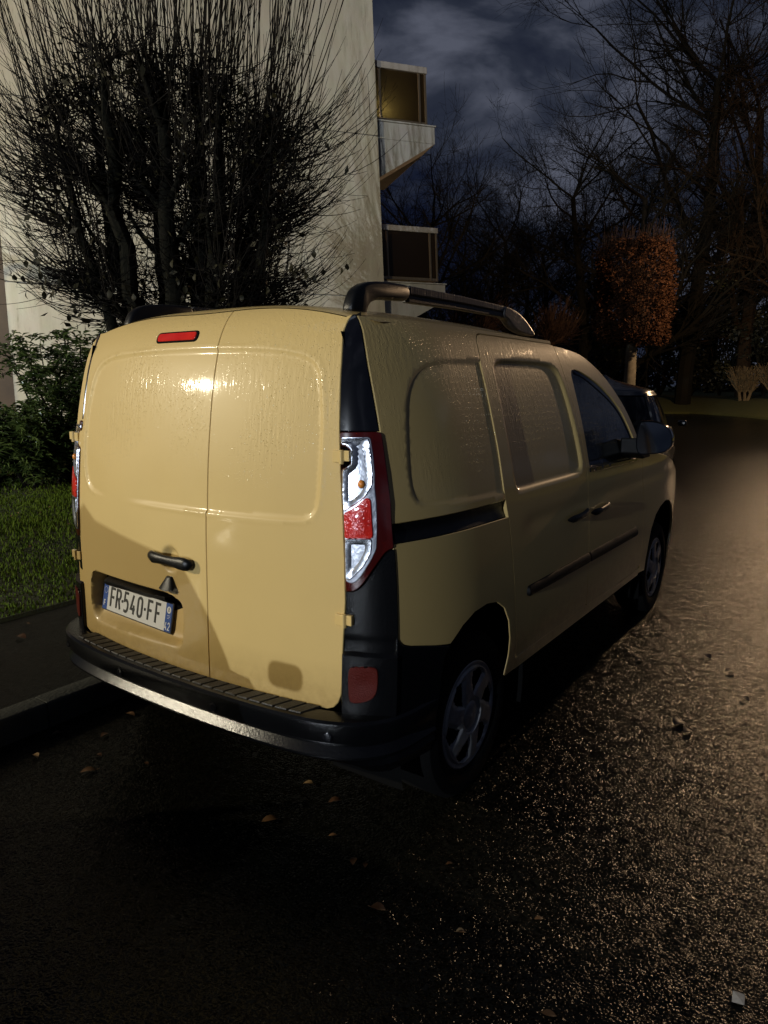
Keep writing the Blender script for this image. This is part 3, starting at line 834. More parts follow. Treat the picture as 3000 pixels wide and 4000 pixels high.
# black bumper flank in front of... the rear arch
bf = [(.150, .30), (.346, .30), (.348, .45), (.356, .56), (.374, .635), (.398, .664), (.33, .682), (.26, .700), (.21, .711), (.176, .725), (.158, .745), (.153, .765)]
sill = [(.865, .392), (.862, .398), (.955, .400), (1.3, .4415), (1.78, .4375), (2.3, .429), (2.785, .425), (2.80, .398), (2.80, .385)]
sill = [(.955, .393), (.952, .436), (.99, .4425), (1.3, .4415), (1.78, .4375), (2.3, .4295), (2.785, .4245), (2.795, .40), (2.78, .383), (1.9, .388)]
for mir in (False, True):
    hn = (1, 0, .2)
    sd = 'left' if mir else 'right'
    st_ = .015 if not mir else .03
    panel('quarter_panel', qu, fS, M['paint'], van, step=st_, disp=mk_disp(1), hint=hn, mir=mir, lines=[] if mir else [offset_loop(win1, d) for d in (.002, -.0065)])
    panel('quarter_panel', ql, fS, M['paint'], van, step=st_, disp=side_disp, hint=hn, mir=mir, flange=.004)
    sdoor = panel('sliding_door', sl, fS, M['paint'], van, step=st_ * .92, disp=mk_disp(2), hint=hn, mir=mir, lines=[] if mir else [offset_loop(win2, d) for d in (.003, -.006, -.0145)])
    panel('sill', sill, fS, M['paint'], van, step=.03, hint=hn, mir=mir)
    fdoor = panel('front_door', fd, fS, M['paint'], van, step=st_, holes=[fwin], disp=side_disp, hint=hn, mir=mir)
    panel('fender', fe, fS, M['paint'], van, step=st_ * 1.2, disp=side_disp, hint=hn, mir=mir)
    panel('bumper_flank', bf, fS, M['bumper'], van, step=.02, disp=lambda y, z: .004 + 0 * y, hint=hn, mir=mir)
    # window glass with rubber surround
    wl_ = [tuple(q) for q in fwin]
    panel('window', fwin, fS, M['glass'], fdoor, step=.03, disp=lambda y, z: -.010 + 0 * y, hint=hn, flange=0, mir=mir)
    ring_in = np.array(fwin); c = ring_in.mean(0)
    d_ = c - ring_in; ring_in = ring_in + d_ / np.linalg.norm(d_, axis=1)[:, None] * np.where((ring_in[:, 1] > 1.2) & (ring_in[:, 0] > 1.83), .030, .012)[:, None]
    panel('window_seal', fwin, fS, M['gloss_black'], fdoor, step=.014, holes=[ring_in], disp=lambda y, z: -.006 + 0 * y, hint=hn, flange=.004, mir=mir)
    # bright waist strip under the front window
    panel('waist_strip', round_poly([(1.805, 1.118), (2.62, 1.106), (2.62, 1.120), (1.805, 1.136)], .004, 2), fS, M['gloss_black'], fdoor, step=.02, disp=lambda y, z: .006 + 0 * y, hint=hn, flange=.008, mir=mir)
    # sliding door rail
    rl = [(.166, 1.050), (.166, 1.106), (.30, 1.108), (.60, 1.104), (.836, 1.099), (.84, 1.070), (.838, 1.041), (.60, 1.044), (.30, 1.048)]
    panel('sliding_rail', rl, fS, M['black'], van, step=.02, disp=lambda y, z: -.010 - .012 * np.exp(-((z - 1.078) / .014) ** 2), hint=hn, flange=.02, mir=mir)
    # rubbing strip, split at the door gap
    for a, b, par in ((1.020, 1.764, sdoor), (1.778, 2.610, fdoor)):
        zA = lambda y: .688 - .021 * (y - 1.02) / 1.6
        poly = round_poly([(a, zA(a), .014), (a, zA(a) + .038 + .008 * (a - 1.02), .014), (b, zA(b) + .038 + .009 * (b - 1.02), .014), (b, zA(b), .014)], .01, 3)
        panel('rubbing_strip', poly, fS, M['strip'], par, step=.016, disp=lambda y, z: .016 - .006 * ((z - (.705 - .013 * (y - 1.02))) / .02) ** 2, hint=hn, flange=.018, mir=mir)
    # door handles
    for (y0, y1, zc, par) in ((1.467, 1.712, .938, sdoor), (1.785, 2.035, .926, fdoor)):
        n = 11
        t = np.linspace(0, 1, n)
        G = []
        a = np.linspace(0, 2 * np.pi, 12, endpoint=False)
        for q in t:
            y = y0 + (y1 - y0) * q
            e = max(.05, (1 - abs(2 * q - 1) ** 6)) ** .5
            rz = (.021 - .006 * math.sin(math.pi * q)) * e; rx = .012 * e
            x = float(Ss(y, zc)) + .022 * math.sin(math.pi * min(1, max(0, q))) ** .4 + .004
            G.append([(x + rx * math.cos(k), y, zc + rz * math.sin(k) + .012 * (q - .5)) for k in a])
        G = np.array(G)
        if mir: G = G * np.array([-1, 1, 1])
        grid_mesh('handle', G, M['black'], par, close=True, sharp=60)
    # door mirror
    sg = -1 if mir else 1
    hs = np.array([(.958, 1.345), (.985, 1.353), (1.06, 1.350), (1.115, 1.325), (1.140, 1.285), (1.146, 1.24), (1.138, 1.205), (1.10, 1.180), (1.03, 1.170), (.955, 1.166)])
    hs = smooth_loop(hs, 2); cc = hs.mean(0)
    G = []
    for (yy, s_) in ((2.345, .93), (2.338, .985), (2.35, 1.0), (2.38, .99), (2.42, .93), (2.455, .80), (2.475, .58), (2.482, .3)):
        G.append([(cc[0] + (p[0] - cc[0]) * s_, yy, cc[1] + (p[1] - cc[1]) * s_) for p in hs])
    G = np.array(G) * np.array([sg, 1, 1])
    mr = grid_mesh('door_mirror', G, M['gloss_black'], van, close=True, sharp=50)
    gl = np.array([(cc[0] + (p[0] - cc[0]) * .93, cc[1] + (p[1] - cc[1]) * .93) for p in hs])
    n = len(gl)
    cx_ = gl.mean(0)
    V = [(sg * p[0], 2.346 + (p[0] - cx_[0]) * .04 + (p[1] - cx_[1]) * .15, p[1]) for p in gl] + [(sg * cx_[0], 2.346, cx_[1])]
    mk('mirror_glass', V, [(i, (i + 1) % n, n) for i in range(n)], M['mirror'], mr, False)
    mb = MB()
    V, F = prism([(2.36, 1.168), (2.36, 1.255), (2.46, 1.24), (2.56, 1.20), (2.60, 1.135), (2.46, 1.135)], 'x', sg * .868, sg * .975)
    mb.add(V, F); mb.build('mirror_arm', M['strip'], mr, bevel=.008)
    # wheel: tyre + hubcap
    for wy in (.641, 3.338):
        wh = empty('wheel', (sg * .775, wy, .31)); attach(wh, van)
        wh.matrix_parent_inverse = world_of(van).inverted()
        pr = [(-.085, .205), (-.0975, .225), (-.099, .26), (-.092, .295), (-.072, .311), (.072, .311), (.092, .295), (.099, .26), (.0975, .228), (.088, .205), (.080, .200)]
        th = np.linspace(0, 2 * np.pi, 72, endpoint=False)
        G = np.array([[(sg * .775 + sg * px, wy + r_ * math.cos(q), .31 + r_ * math.sin(q)) for q in th] for px, r_ in pr])
        grid_mesh('tyre', G, M['rubber'], wh, close=True, sharp=40)
        # hubcap: six openings
        rr = np.concatenate([np.linspace(.0, .05, 5), np.linspace(.052, .176, 26), np.linspace(.180, .206, 5)])
        tt = np.linspace(0, 2 * np.pi, 144, endpoint=False)
        RR, TT = np.meshgrid(rr, tt, indexing='ij')
        ph = (TT * 6 / (2 * np.pi) + RR * 2.2) % 1.0
        wid = np.interp(RR, [.0, .085, .12, .165, .178, .21], [-1, .02, .20, .27, .05, -1])
        op = (np.abs(ph - .5) < wid)
        edge = np.clip((np.abs(ph - .5) - wid) / .10, 0, 1)
        hh = .012 * np.cos(np.clip(RR / .206, 0, 1) * 1.45) + .004 * (1 - np.clip(RR / .05, 0, 1)) + .007 * sstep(0, 1, edge) * (RR > .07) * (RR < .185) + .004 * np.exp(-((RR - .200) / .006) ** 2) - .004 * np.exp(-((RR - .054) / .004) ** 2)
        X = sg * (.858 + hh); Y = wy + RR * np.cos(TT); Zz = .31 + RR * np.sin(TT)
        V = np.stack([X, Y, Zz], -1).reshape(-1, 3)
        nR, nT = RR.shape
        F = []
        for i in range(nR - 1):
            for j in range(nT):
                k2 = (j + 1) % nT
                if op[i, j] and op[i + 1, j] and op[i, k2] and op[i + 1, k2]: continue
                F.append((i * nT + j, i * nT + k2, (i + 1) * nT + k2, (i + 1) * nT + j))
        mk('hubcap', V, F, M['hub'], wh, True, 30)
        G = np.array([[(sg * px, wy + r_ * math.cos(q), .31 + r_ * math.sin(q)) for q in th] for px, r_ in ((.862, .204), (.83, .200), (.822, .12), (.835, .06), (.835, .0))])
        grid_mesh('steel_rim', G, M['inner'], wh, close=True, sharp=40)
    # dark inner side wall, wheel housings
    G = np.array([[(sg * (float(Ss(y, z)) - .045), y, z) for z in np.linspace(.78 if (y < 1.0 or y > 2.85) else .36, min(1.72, float(zt(y)) if 1.75 < y < 2.745 else (float(ft(y)) if y >= 2.745 else 1.72)) - .03, 12)] for y in np.linspace(.16, 4.05, 60)])
    grid_mesh('inner_wall', G, M['inner'], van)
    for wy, r_ in ((.64, .44), (3.335, .46)):
        th = np.linspace(-.25, np.pi + .25, 30)
        G = np.array([[(sg * (px or float(Ss(wy + rr_ * math.cos(q), .5)) - .025), wy + rr_ * math.cos(q), .31 + rr_ * math.sin(q)) for q in th] for px, rr_ in ((None, r_ - .004), (.78, r_ - .002), (.55, r_), (.55, .05))])
        grid_mesh('wheel_housing', G, M['inner'], van)
    # roof rail
    xr0, xr1 = .554, .600
    foot = smooth_loop([(.270, 1.752), (.284, 1.800), (.308, 1.838), (.36, 1.862), (.44, 1.874), (.54, 1.879), (.62, 1.881), (.62, 1.826), (.52, 1.821), (.43, 1.814), (.385, 1.800), (.364, 1.780), (.360, 1.752)], 1)
    rail = None
    V, F = prism(foot, 'x', sg * xr0, sg * xr1)
    rail = MB().add(V, F).build('roof_rail', M['black'], van, bevel=.012); bevel(rail, 0) if False else None
    for p_ in rail.data.polygons: p_.use_smooth = True
    barp = [(.621, 1.848), (.621, 1.880), (1.0, 1.886), (1.40, 1.884), (1.40, 1.856), (1.0, 1.855)]
    V, F = prism(barp, 'x', sg * (xr0 + .004), sg * (xr1 - .004)); MB().add(V, F).build('rail_bar', M['rail'], rail, bevel=.006)
    barl = [(.621, 1.822), (.621, 1.8475), (1.0, 1.8545), (1.40, 1.8555), (1.40, 1.834), (1.0, 1.832)]
    V, F = prism(barl, 'x', sg * (xr0 + .008), sg * (xr1 - .008)); MB().add(V, F).build('rail_core', M['black'], rail, bevel=.003)
    ff = smooth_loop([(1.402, 1.884), (1.48, 1.881), (1.56, 1.868), (1.64, 1.842), (1.72, 1.806), (1.775, 1.772), (1.66, 1.772), (1.56, 1.782), (1.49, 1.802), (1.45, 1.826), (1.402, 1.834)], 1)
    V, F = prism(ff, 'x', sg * (xr0), sg * (xr1)); MB().add(V, F).build('rail_foot', M['rail'], rail, bevel=.008)

# ---- roof
yy = np.concatenate([np.linspace(0, .08, 9), np.linspace(.1, 1, 40)])
xx = np.concatenate([np.linspace(-.704, -.62, 8), np.linspace(-.60, .60, 41), np.linspace(.62, .704, 8)])
G = []
for t in yy:
    row = []
    for x in xx:
        x = x * (1 if abs(x) <= .62 else (.62 + (abs(x) - .62) * (.30 + .70 * float(sstep(0, .055, t)))) / abs(x))
        xc_ = max(-.648, min(.648, x))
        y0 = float(Rr(xc_, float(ztop(np.array([xc_]))[0]))) + (abs(x) - abs(xc_)) * -.3
        y = y0 + t * (1.985 - .10 * (x / .7) ** 2 - y0)
        z = float(roofz(x, y)) - (.0 if abs(x) < .66 else (abs(x) - .66) * .25)
        row.append((x, y, z))
    G.append(row)
roof = grid_mesh('roof', np.array(G), M['paint'], van, sharp=60)
# windscreen and A pillars, bonnet, nose (front of the van, turned away from the viewer)
G = []
for t in np.linspace(0, 1, 20):
    row = []
    for s in np.linspace(-1, 1, 25):
        yA = 1.93 + (2.745 - 1.93) * t
        zA = float(zt(yA)); xA = float(Ss(yA, zA)) - .002
        yC = 2.0 + 1.05 * t; zC = 1.745 - .58 * t ** 1.05
        k = 1 - s * s
        row.append((xA * s, yA + (yC - yA) * k, zA + (zC - zA) * k))
    G.append(row)
grid_mesh('windscreen', np.array(G), M['glass'], van, sharp=60)
G = []
for y in np.linspace(2.70, 4.15, 24):
    row = []
    for s in np.linspace(-1, 1, 25):
        zA = float(ft(y)); xA = float(Ss(y, zA)) - .001
        yy_ = y + (.28 - .20 * (y - 2.7) / 1.45) * (1 - s * s)
        row.append((xA * s, yy_, zA + .045 * (1 - abs(s) ** 3)))
    G.append(row)
grid_mesh('bonnet', np.array(G), M['paint'], van, sharp=60)
G = []
for z in np.linspace(.86, .28, 12):
    row = []
    for s in np.linspace(-1, 1, 25):
        xA = float(Ss(4.12, z))
        row.append((xA * s, 4.12 + .11 * (1 - abs(s) ** 2.4) + (.05 if z < .6 else 0) * (1 - s ** 4), z))
    G.append(row)
grid_mesh('front_bumper', np.array(G), M['bumper'], van, sharp=60)
# inner backing of the rear opening, floor pan, sill edge
G = np.array([[(s_ * (float(_We(z)) - .01), float(Rr(s_ * .66, z)) + .06, z) for s_ in np.linspace(-1, 1, 24)] for z in np.linspace(.46, 1.725, 24)])
grid_mesh('door_backing', G, M['inner'], van)
MB().box((0, 2.0, .345), (1.30, 3.2, .08)).build('floor_pan', M['inner'], van)
MB().box((0, .20, .40), (1.1, .20, .14)).build('rear_crossmember', M['inner'], van)
# ================================================================ GROUND
def asphalt(name, col, gl=.30, grain=1.0):
    m, nt, b = mat_base(name)
    L = nt.links.new
    tc = nd(nt, 'ShaderNodeTexCoord')
    v1 = nd(nt, 'ShaderNodeTexVoronoi', Scale=95.0); L(tc.outputs['Object'], v1.inputs['Vector'])
    v2 = nd(nt, 'ShaderNodeTexVoronoi', Scale=165.0); L(tc.outputs['Object'], v2.inputs['Vector'])
    n1 = nd(nt, 'ShaderNodeTexNoise', Scale=1.3, Detail=6.0, Roughness=.6); L(tc.outputs['Object'], n1.inputs['Vector'])
    n2 = nd(nt, 'ShaderNodeTexNoise', Scale=5.5, Detail=5.0, Roughness=.65); L(tc.outputs['Object'], n2.inputs['Vector'])
    # stone colour differs from chip to chip
    sp = nd(nt, 'ShaderNodeSeparateColor'); L(v1.outputs['Color'], sp.inputs['Color'])
    r1 = nd(nt, 'ShaderNodeValToRGB')
    r1.color_ramp.elements[0].position = 0; r1.color_ramp.elements[0].color = (*[c * .35 for c in col], 1)
    r1.color_ramp.elements[1].position = 1; r1.color_ramp.elements[1].color = (*[c * 1.9 for c in col], 1)
    L(sp.outputs['Red'], r1.inputs['Fac'])
    mx = nd(nt, 'ShaderNodeMix', data_type='RGBA', blend_type='MULTIPLY'); mx.inputs['Factor'].default_value = .8
    r2_ = nd(nt, 'ShaderNodeValToRGB')
    r2_.color_ramp.elements[0].position = .3; r2_.color_ramp.elements[0].color = (.35, .36, .30, 1)
    r2_.color_ramp.elements[1].position = .7; r2_.color_ramp.elements[1].color = (1.1, 1.08, 1.0, 1)
    L(n1.outputs['Fac'], r2_.inputs['Fac'])
    L(r1.outputs['Color'], mx.inputs['A']); L(r2_.outputs['Color'], mx.inputs['B'])
    L(mx.outputs['Result'], b.inputs['Base Color'])
    # wet film: gloss varies
    rr = nd(nt, 'ShaderNodeMapRange'); rr.inputs['From Min'].default_value = .3; rr.inputs['From Max'].default_value = .7
    rr.inputs['To Min'].default_value = gl; rr.inputs['To Max'].default_value = gl + .09
    L(n2.outputs['Fac'], rr.inputs['Value']); L(rr.outputs['Result'], b.inputs['Roughness'])
    b.inputs['Specular IOR Level'].default_value = .19
    h = nd(nt, 'ShaderNodeMath', operation='MULTIPLY_ADD'); L(v2.outputs['Distance'], h.inputs[0]); h.inputs[1].default_value = .6; L(v1.outputs['Distance'], h.inputs[2])
    h2 = nd(nt, 'ShaderNodeMath', operation='MULTIPLY_ADD'); L(n2.outputs['Fac'], h2.inputs[0]); h2.inputs[1].default_value = .5; L(h.outputs[0], h2.inputs[2])
    bp = nd(nt, 'ShaderNodeBump', Strength=.8 * grain, Distance=.0028); bp.invert = True
    L(h2.outputs[0], bp.inputs['Height'])
    # every chip of stone has its own tilt, so single chips glint
    cs = nd(nt, 'ShaderNodeVectorMath', operation='SUBTRACT'); L(v1.outputs['Color'], cs.inputs[0]); cs.inputs[1].default_value = (.5, .5, .5)
    cm = nd(nt, 'ShaderNodeVectorMath', operation='SCALE'); L(cs.outputs[0], cm.inputs[0]); cm.inputs['Scale'].default_value = .25 * grain
    v3 = nd(nt, 'ShaderNodeTexVoronoi', Scale=42.0); L(tc.outputs['Object'], v3.inputs['Vector'])
    ds = nd(nt, 'ShaderNodeVectorMath', operation='SUBTRACT'); L(v3.outputs['Color'], ds.inputs[0]); ds.inputs[1].default_value = (.5, .5, .5)
    dm = nd(nt, 'ShaderNodeVectorMath', operation='SCALE'); L(ds.outputs[0], dm.inputs[0]); dm.inputs['Scale'].default_value = .20 * grain
    da = nd(nt, 'ShaderNodeVectorMath', operation='ADD'); L(dm.outputs[0], da.inputs[0]); L(bp.outputs['Normal'], da.inputs[1])
    ca = nd(nt, 'ShaderNodeVectorMath', operation='ADD'); L(cm.outputs[0], ca.inputs[0]); L(da.outputs[0], ca.inputs[1])
    cn = nd(nt, 'ShaderNodeVectorMath', operation='NORMALIZE'); L(ca.outputs[0], cn.inputs[0])
    L(cn.outputs[0], b.inputs['Normal'])
    return m
M['road'] = asphalt('wet_asphalt', (.0055, .0053, .0040), .17)
M['path'] = asphalt('path_asphalt', (.0065, .0065, .0055), .42, .6)
M['kerb'] = simple('kerb_concrete', (.065, .066, .056), .75, bump=(60, .5, 6), var=(7, .5, (.030, .032, .024)))
def grass_ground(name, a, b_):
    return simple(name, a, .9, bump=(55, .9, 6), var=(5.5, .45, b_))
M['lawn'] = grass_ground('lawn_soil', (.012, .016, .005), (.026, .034, .008))
M['bank'] = grass_ground('bank_grass', (.075, .085, .018), (.12, .115, .026))

RX = -.93          # road-side face of the kerb
KH = .118
# kerb line: straight beside the van, then swinging left round the building
kl = [(RX, y) for y in np.arange(-30, 2.51, 1.0)]
a_ = 0.0; p_ = np.array(kl[-1])
for i in range(26):
    a_ += .055 if a_ < 1.15 else 0
    p_ = p_ + np.array([-math.sin(a_), math.cos(a_)]) * 1.0
    kl.append(tuple(p_))
kl = np.array(kl)
kt = np.gradient(kl, axis=0); kt /= np.linalg.norm(kt, axis=1)[:, None]
kn = np.stack([-kt[:, 1], kt[:, 0]], -1)          # to the left, away from the road
tag(mk('road', [(-260, -120, 0), (260, -120, 0), (260, 400, 0), (-260, 400, 0)], [(0, 1, 2, 3)], M['road'], None, False), kind='structure')
kerb = tag(MB().box((-.985, -8, .05), (.05, .4, .06)).build('kerb', M['kerb']), kind='structure')
for i in range(len(kl) - 1):
    if kl[i][1] < -4: continue
    a, b = kl[i] + kt[i] * .004, kl[i + 1] - kt[i + 1] * .004
    na, nb_ = kn[i], kn[i + 1]
    dz = random.Random(i).uniform(-.003, .003)
    W = .112
    V = []
    for (q, n_) in ((a, na), (b, nb_)):
        for off, z in ((0, -.02), (.004, KH - .018), (.008, KH - .006), (.018, KH + dz), (W, KH + dz), (W, -.02)):
            V.append((*(q + n_ * off), z))
    F = [(j, j + 1, j + 7, j + 6) for j in range(5)] + [(5, 4, 3, 2, 1, 0), (6, 7, 8, 9, 10, 11)]
    F = [f[::-1] for f in F]
    mk('kerb_stone', V, F, M['kerb'], kerb, True, 45)
def strip(name, line, nrm, o0, o1, z0, z1, mat, kind='structure', n=8, wob=0.0, zfn=None):
    rows = []
    for j in range(n + 1):
        t = j / n
        o = o0 + (o1 - o0) * t
        pts = line + nrm * o
        z = np.full(len(line), z0 + (z1 - z0) * t)
        rows.append(np.column_stack([pts, z]))
    G = np.array(rows)
    if zfn is not None: G[:, :, 2] = zfn(G[:, :, 0], G[:, :, 1])
    o = grid_mesh(name, G, mat)
    return tag(o, kind=kind)
strip('footpath', kl, kn, .105, 1.30, KH - .006, KH - .002, M['path'], n=6)
def lawn_z(x, y):
    d = -(x + 2.2)
    return .128 + .20 * np.clip(d / 6.0, 0, 2) ** 1.15 + .012 * np.sin(x * 2.3 + y * 1.1) * np.sin(y * 1.9) * np.clip(d, 0, 1)
offs = np.concatenate([[1.285, 1.305], np.linspace(1.35, 15.5, 30)])
sel = kl[:, 1] > -14
rows = []
for k, o_ in enumerate(offs):
    q = kl[sel] + kn[sel] * o_
    if k == 0:
        q = q + kn[sel] * (.012 * np.sin(np.arange(len(q)) * 3.1))[:, None]; z = np.full(len(q), KH - .004)
    elif k == 1: z = np.full(len(q), KH + .02)
    else: z = lawn_z(np.full(len(q), -.93 - o_), q[:, 1])
    rows.append(np.column_stack([q, z]))
lawn = tag(grid_mesh('lawn', np.array(rows), M['lawn']), kind='structure')

# grass blades near the path
def blades(name, N, seed, xr, yr, zf, hr, mat, label, cat, keep=None, lean=.6, wd=.0035):
    rs = np.random.RandomState(seed)
    x = rs.uniform(*xr, N); y = rs.uniform(*yr, N)
    if keep is not None:
        k = keep(x, y); x, y = x[k], y[k]
    n = len(x); z = zf(x, y)
    h = rs.uniform(*hr, n) * (.75 + .5 * (np.sin(x * 3.3 + 1) * np.sin(y * 2.7) + .5))
    th = rs.uniform(0, 2 * np.pi, n); ln = rs.uniform(.1, lean, n) * h
    d = np.stack([np.cos(th), np.sin(th)], -1); s = np.stack([-d[:, 1], d[:, 0]], -1) * (wd * (1 + rs.uniform(0, .8, n)))[:, None]
    b = np.stack([x, y], -1)
    V = np.empty((n, 5, 3))
    V[:, 0, :2] = b - s; V[:, 1, :2] = b + s; V[:, 0, 2] = V[:, 1, 2] = z - .004
    m = b + d * (ln * .35)[:, None]
    V[:, 2, :2] = m + s * .8; V[:, 3, :2] = m - s * .8; V[:, 2, 2] = V[:, 3, 2] = z + h * .6
    V[:, 4, :2] = b + d * ln[:, None]; V[:, 4, 2] = z + h
    i = np.arange(n)[:, None] * 5
    F = [tuple(f) for f in (i + np.array([[0, 1, 2, 3]])).tolist()] + [tuple(f) for f in (i + np.array([[3, 2, 4]])).tolist()]
    o = mk(name, V.reshape(-1, 3), F, mat, None, False)
    return tag(o, label, cat, kind='stuff')
M['grass'] = simple('grass_blade', (.042, .080, .006), .8, var=(9, .5, (.090, .125, .012)), spec=.1)
blades('grass', 42000, 5, (-6.5, -2.24), (-.4, 4.6), lawn_z, (.018, .042), M['grass'], 'short damp grass of the lawn beside the footpath', 'grass')
blades('rough_grass', 12000, 6, (-10.5, -6.5), (1.5, 6.5), lawn_z, (.03, .06), M['grass'], 'short damp grass of the lawn in front of the shrubs', 'grass', wd=.006)

# far grass bank across the bend
rows = []
for az in np.linspace(rad(-75), rad(30), 90):
    r0 = float(np.interp(math.degrees(az), [-75, -40, -25, -15, -11, -8, -5.5, 0, 10, 30], [30, 34, 40, 47, 49, 44.5, 39.5, 34, 30, 28]))
    row = []
    for k, d in enumerate([0, .12, .2, 1, 2.5, 5, 8, 12, 18, 26, 40, 70, 140]):
        r = r0 + d
        zz_ = [.0, .11, .13][k] if k < 3 else .13 + .13 * min(d, 6) + .010 * max(0, d - 6)
        row.append((CAM.x + math.sin(az) * r, CAM.y + math.cos(az) * r, zz_ + (.03 * math.sin(r * 2 + az * 40) if k > 3 else 0)))
    rows.append(row)
bank = tag(grid_mesh('grass_bank', np.array(rows), M['bank']), kind='structure')
def polar(az_deg, r, z=None):
    az = rad(az_deg)
    r0 = float(np.interp(az_deg, [-75, -40, -25, -15, -11, -8, -5.5, 0, 10, 30], [30, 34, 40, 47, 49, 44.5, 39.5, 34, 30, 28]))
    d = r - r0
    zz_ = 0 if d < 0 else .13 + .13 * min(d, 6) + .010 * max(0, d - 6)
    return np.array([CAM.x + math.sin(az) * r, CAM.y + math.cos(az) * r, zz_ if z is None else z])
def az_of(px): return math.degrees(YAW) + math.degrees(math.atan((px - 1500) / 2731.6))

# ================================================================ BUILDING
bd = np.array([.616, .788]); bd /= np.linalg.norm(bd)
bn = np.array([bd[1], -bd[0]])
BC = np.array([-5.1, 8.7])
def bw(a, b, z):
    """a: along the facade (0 = corner, negative to the left), b: out of the wall, z; the corner edge leans a little"""
    a2 = a - .047 * (z - 3.0) * float(sstep(-5.8, -.5, a))
    q = BC + bd * a2 + bn * b
    return (q[0], q[1], z)
def bbox(name, a0, a1, b0, b1, z0, z1, mat, parent, bev=0, n=1):
    V = [bw(a, b, z) for a in (a0, a1) for b in (b0, b1) for z in (z0, z1)]
    o = mk(name, V, [(0, 1, 3, 2), (4, 6, 7, 5), (0, 4, 5, 1), (2, 3, 7, 6), (0, 2, 6, 4), (1, 5, 7, 3)][::1], mat, parent, False)
    if bev:
        md = o.modifiers.new('bevel', 'BEVEL'); md.width = bev; md.segments = 2
    return o
def render_mat(name, col, dirt):
    m, nt, b = mat_base(name)
    L = nt.links.new
    b.inputs['Roughness'].default_value = .85
    tc = nd(nt, 'ShaderNodeTexCoord')
    mp = nd(nt, 'ShaderNodeMapping'); mp.inputs['Scale'].default_value = (2.2, 2.2, .35); L(tc.outputs['Object'], mp.inputs['Vector'])
    n1 = nd(nt, 'ShaderNodeTexNoise', Scale=1.6, Detail=8.0, Roughness=.65); L(mp.outputs['Vector'], n1.inputs['Vector'])
    r = nd(nt, 'ShaderNodeValToRGB'); r.color_ramp.elements[0].position = .38; r.color_ramp.elements[1].position = .72
    r.color_ramp.elements[0].color = (*col, 1); r.color_ramp.elements[1].color = (*dirt, 1)
    L(n1.outputs['Fac'], r.inputs['Fac'])
    n2 = nd(nt, 'ShaderNodeTexNoise', Scale=3.5, Detail=9.0, Roughness=.7); L(tc.outputs['Object'], n2.inputs['Vector'])
    mx = nd(nt, 'ShaderNodeMix', data_type='RGBA', blend_type='MULTIPLY'); mx.inputs['Factor'].default_value = .16
    L(r.outputs['Color'], mx.inputs['A']); L(n2.outputs['Color'], mx.inputs['B'])
    # dark weather marks down the wall
    mp2 = nd(nt, 'ShaderNodeMapping'); mp2.inputs['Scale'].default_value = (5.5, 5.5, .8); L(tc.outputs['Object'], mp2.inputs['Vector'])
    n3 = nd(nt, 'ShaderNodeTexNoise', Scale=1.4, Detail=6.0, Roughness=.7); L(mp2.outputs['Vector'], n3.inputs['Vector'])
    r3 = nd(nt, 'ShaderNodeValToRGB'); r3.color_ramp.elements[0].position = .55; r3.color_ramp.elements[1].position = .74
    r3.color_ramp.elements[0].color = (1, 1, 1, 1); r3.color_ramp.elements[1].color = (.45, .42, .36, 1)
    L(n3.outputs['Fac'], r3.inputs['Fac'])
    m2 = nd(nt, 'ShaderNodeMix', data_type='RGBA', blend_type='MULTIPLY'); m2.inputs['Factor'].default_value = .8
    L(mx.outputs['Result'], m2.inputs['A']); L(r3.outputs['Color'], m2.inputs['B'])
    L(m2.outputs['Result'], b.inputs['Base Color'])
    bp = nd(nt, 'ShaderNodeBump', Strength=.35, Distance=.02); L(n2.outputs['Fac'], bp.inputs['Height']); L(bp.outputs['Normal'], b.inputs['Normal'])
    return m
M['render'] = render_mat('wall_render', (.70, .63, .49), (.52, .45, .32))
M['conc'] = render_mat('balcony_concrete', (.60, .57, .51), (.42, .39, .33))
M['joint'] = simple('wall_joint', (.34, .32, .28), .9)
M['brown'] = simple('shaded_facade', (.10, .065, .038), .7, var=(3, .5, (.06, .04, .026)))
def smoked():
    m, nt, b = mat_base('smoked_glass')
    b.inputs['Base Color'].default_value = (.030, .017, .007, 1); b.inputs['Roughness'].default_value = .12
    tl = nd(nt, 'ShaderNodeBsdfTranslucent'); tl.inputs['Color'].default_value = (.40, .36, .22, 1)
    mx = nd(nt, 'ShaderNodeMixShader'); mx.inputs['Fac'].default_value = .45
    nt.links.new(b.outputs[0], mx.inputs[1]); nt.links.new(tl.outputs[0], mx.inputs[2])
    nt.links.new(mx.outputs[0], nt.nodes['Material Output'].inputs['Surface'])
    return m
M['smoke'] = smoked()
M['alu'] = simple('bronze_aluminium', (.33, .25, .16), .35, metal=.7)
M['rail_white'] = simple('pale_handrail', (.52, .46, .40), .5, var=(6, .5, (.40, .35, .30)))
house = empty('apartment_building', (BC[0], BC[1], 0))
tag(house, 'pale rendered apartment block with two corner balconies standing behind the bare tree', 'building')
joints = [-.3, .52, 3.07, 5.63, 8.19, 10.8]
for i in range(len(joints) - 1):
    z0, z1 = joints[i], joints[i + 1]
    # wall panel with a fine grid so the lean at the corner is smooth
    aa = np.linspace(-5.87, 0, 25)
    G = np.array([[bw(a, 0, z) for a in aa] for z in np.linspace(z0 + .009, z1 - .009, 6)])
    grid_mesh('wall_panel', G[::-1], M['render'], house)
bbox('wall_core', -5.86, -.02, -9.0, -.025, -.3, 10.7, M['joint'], house)
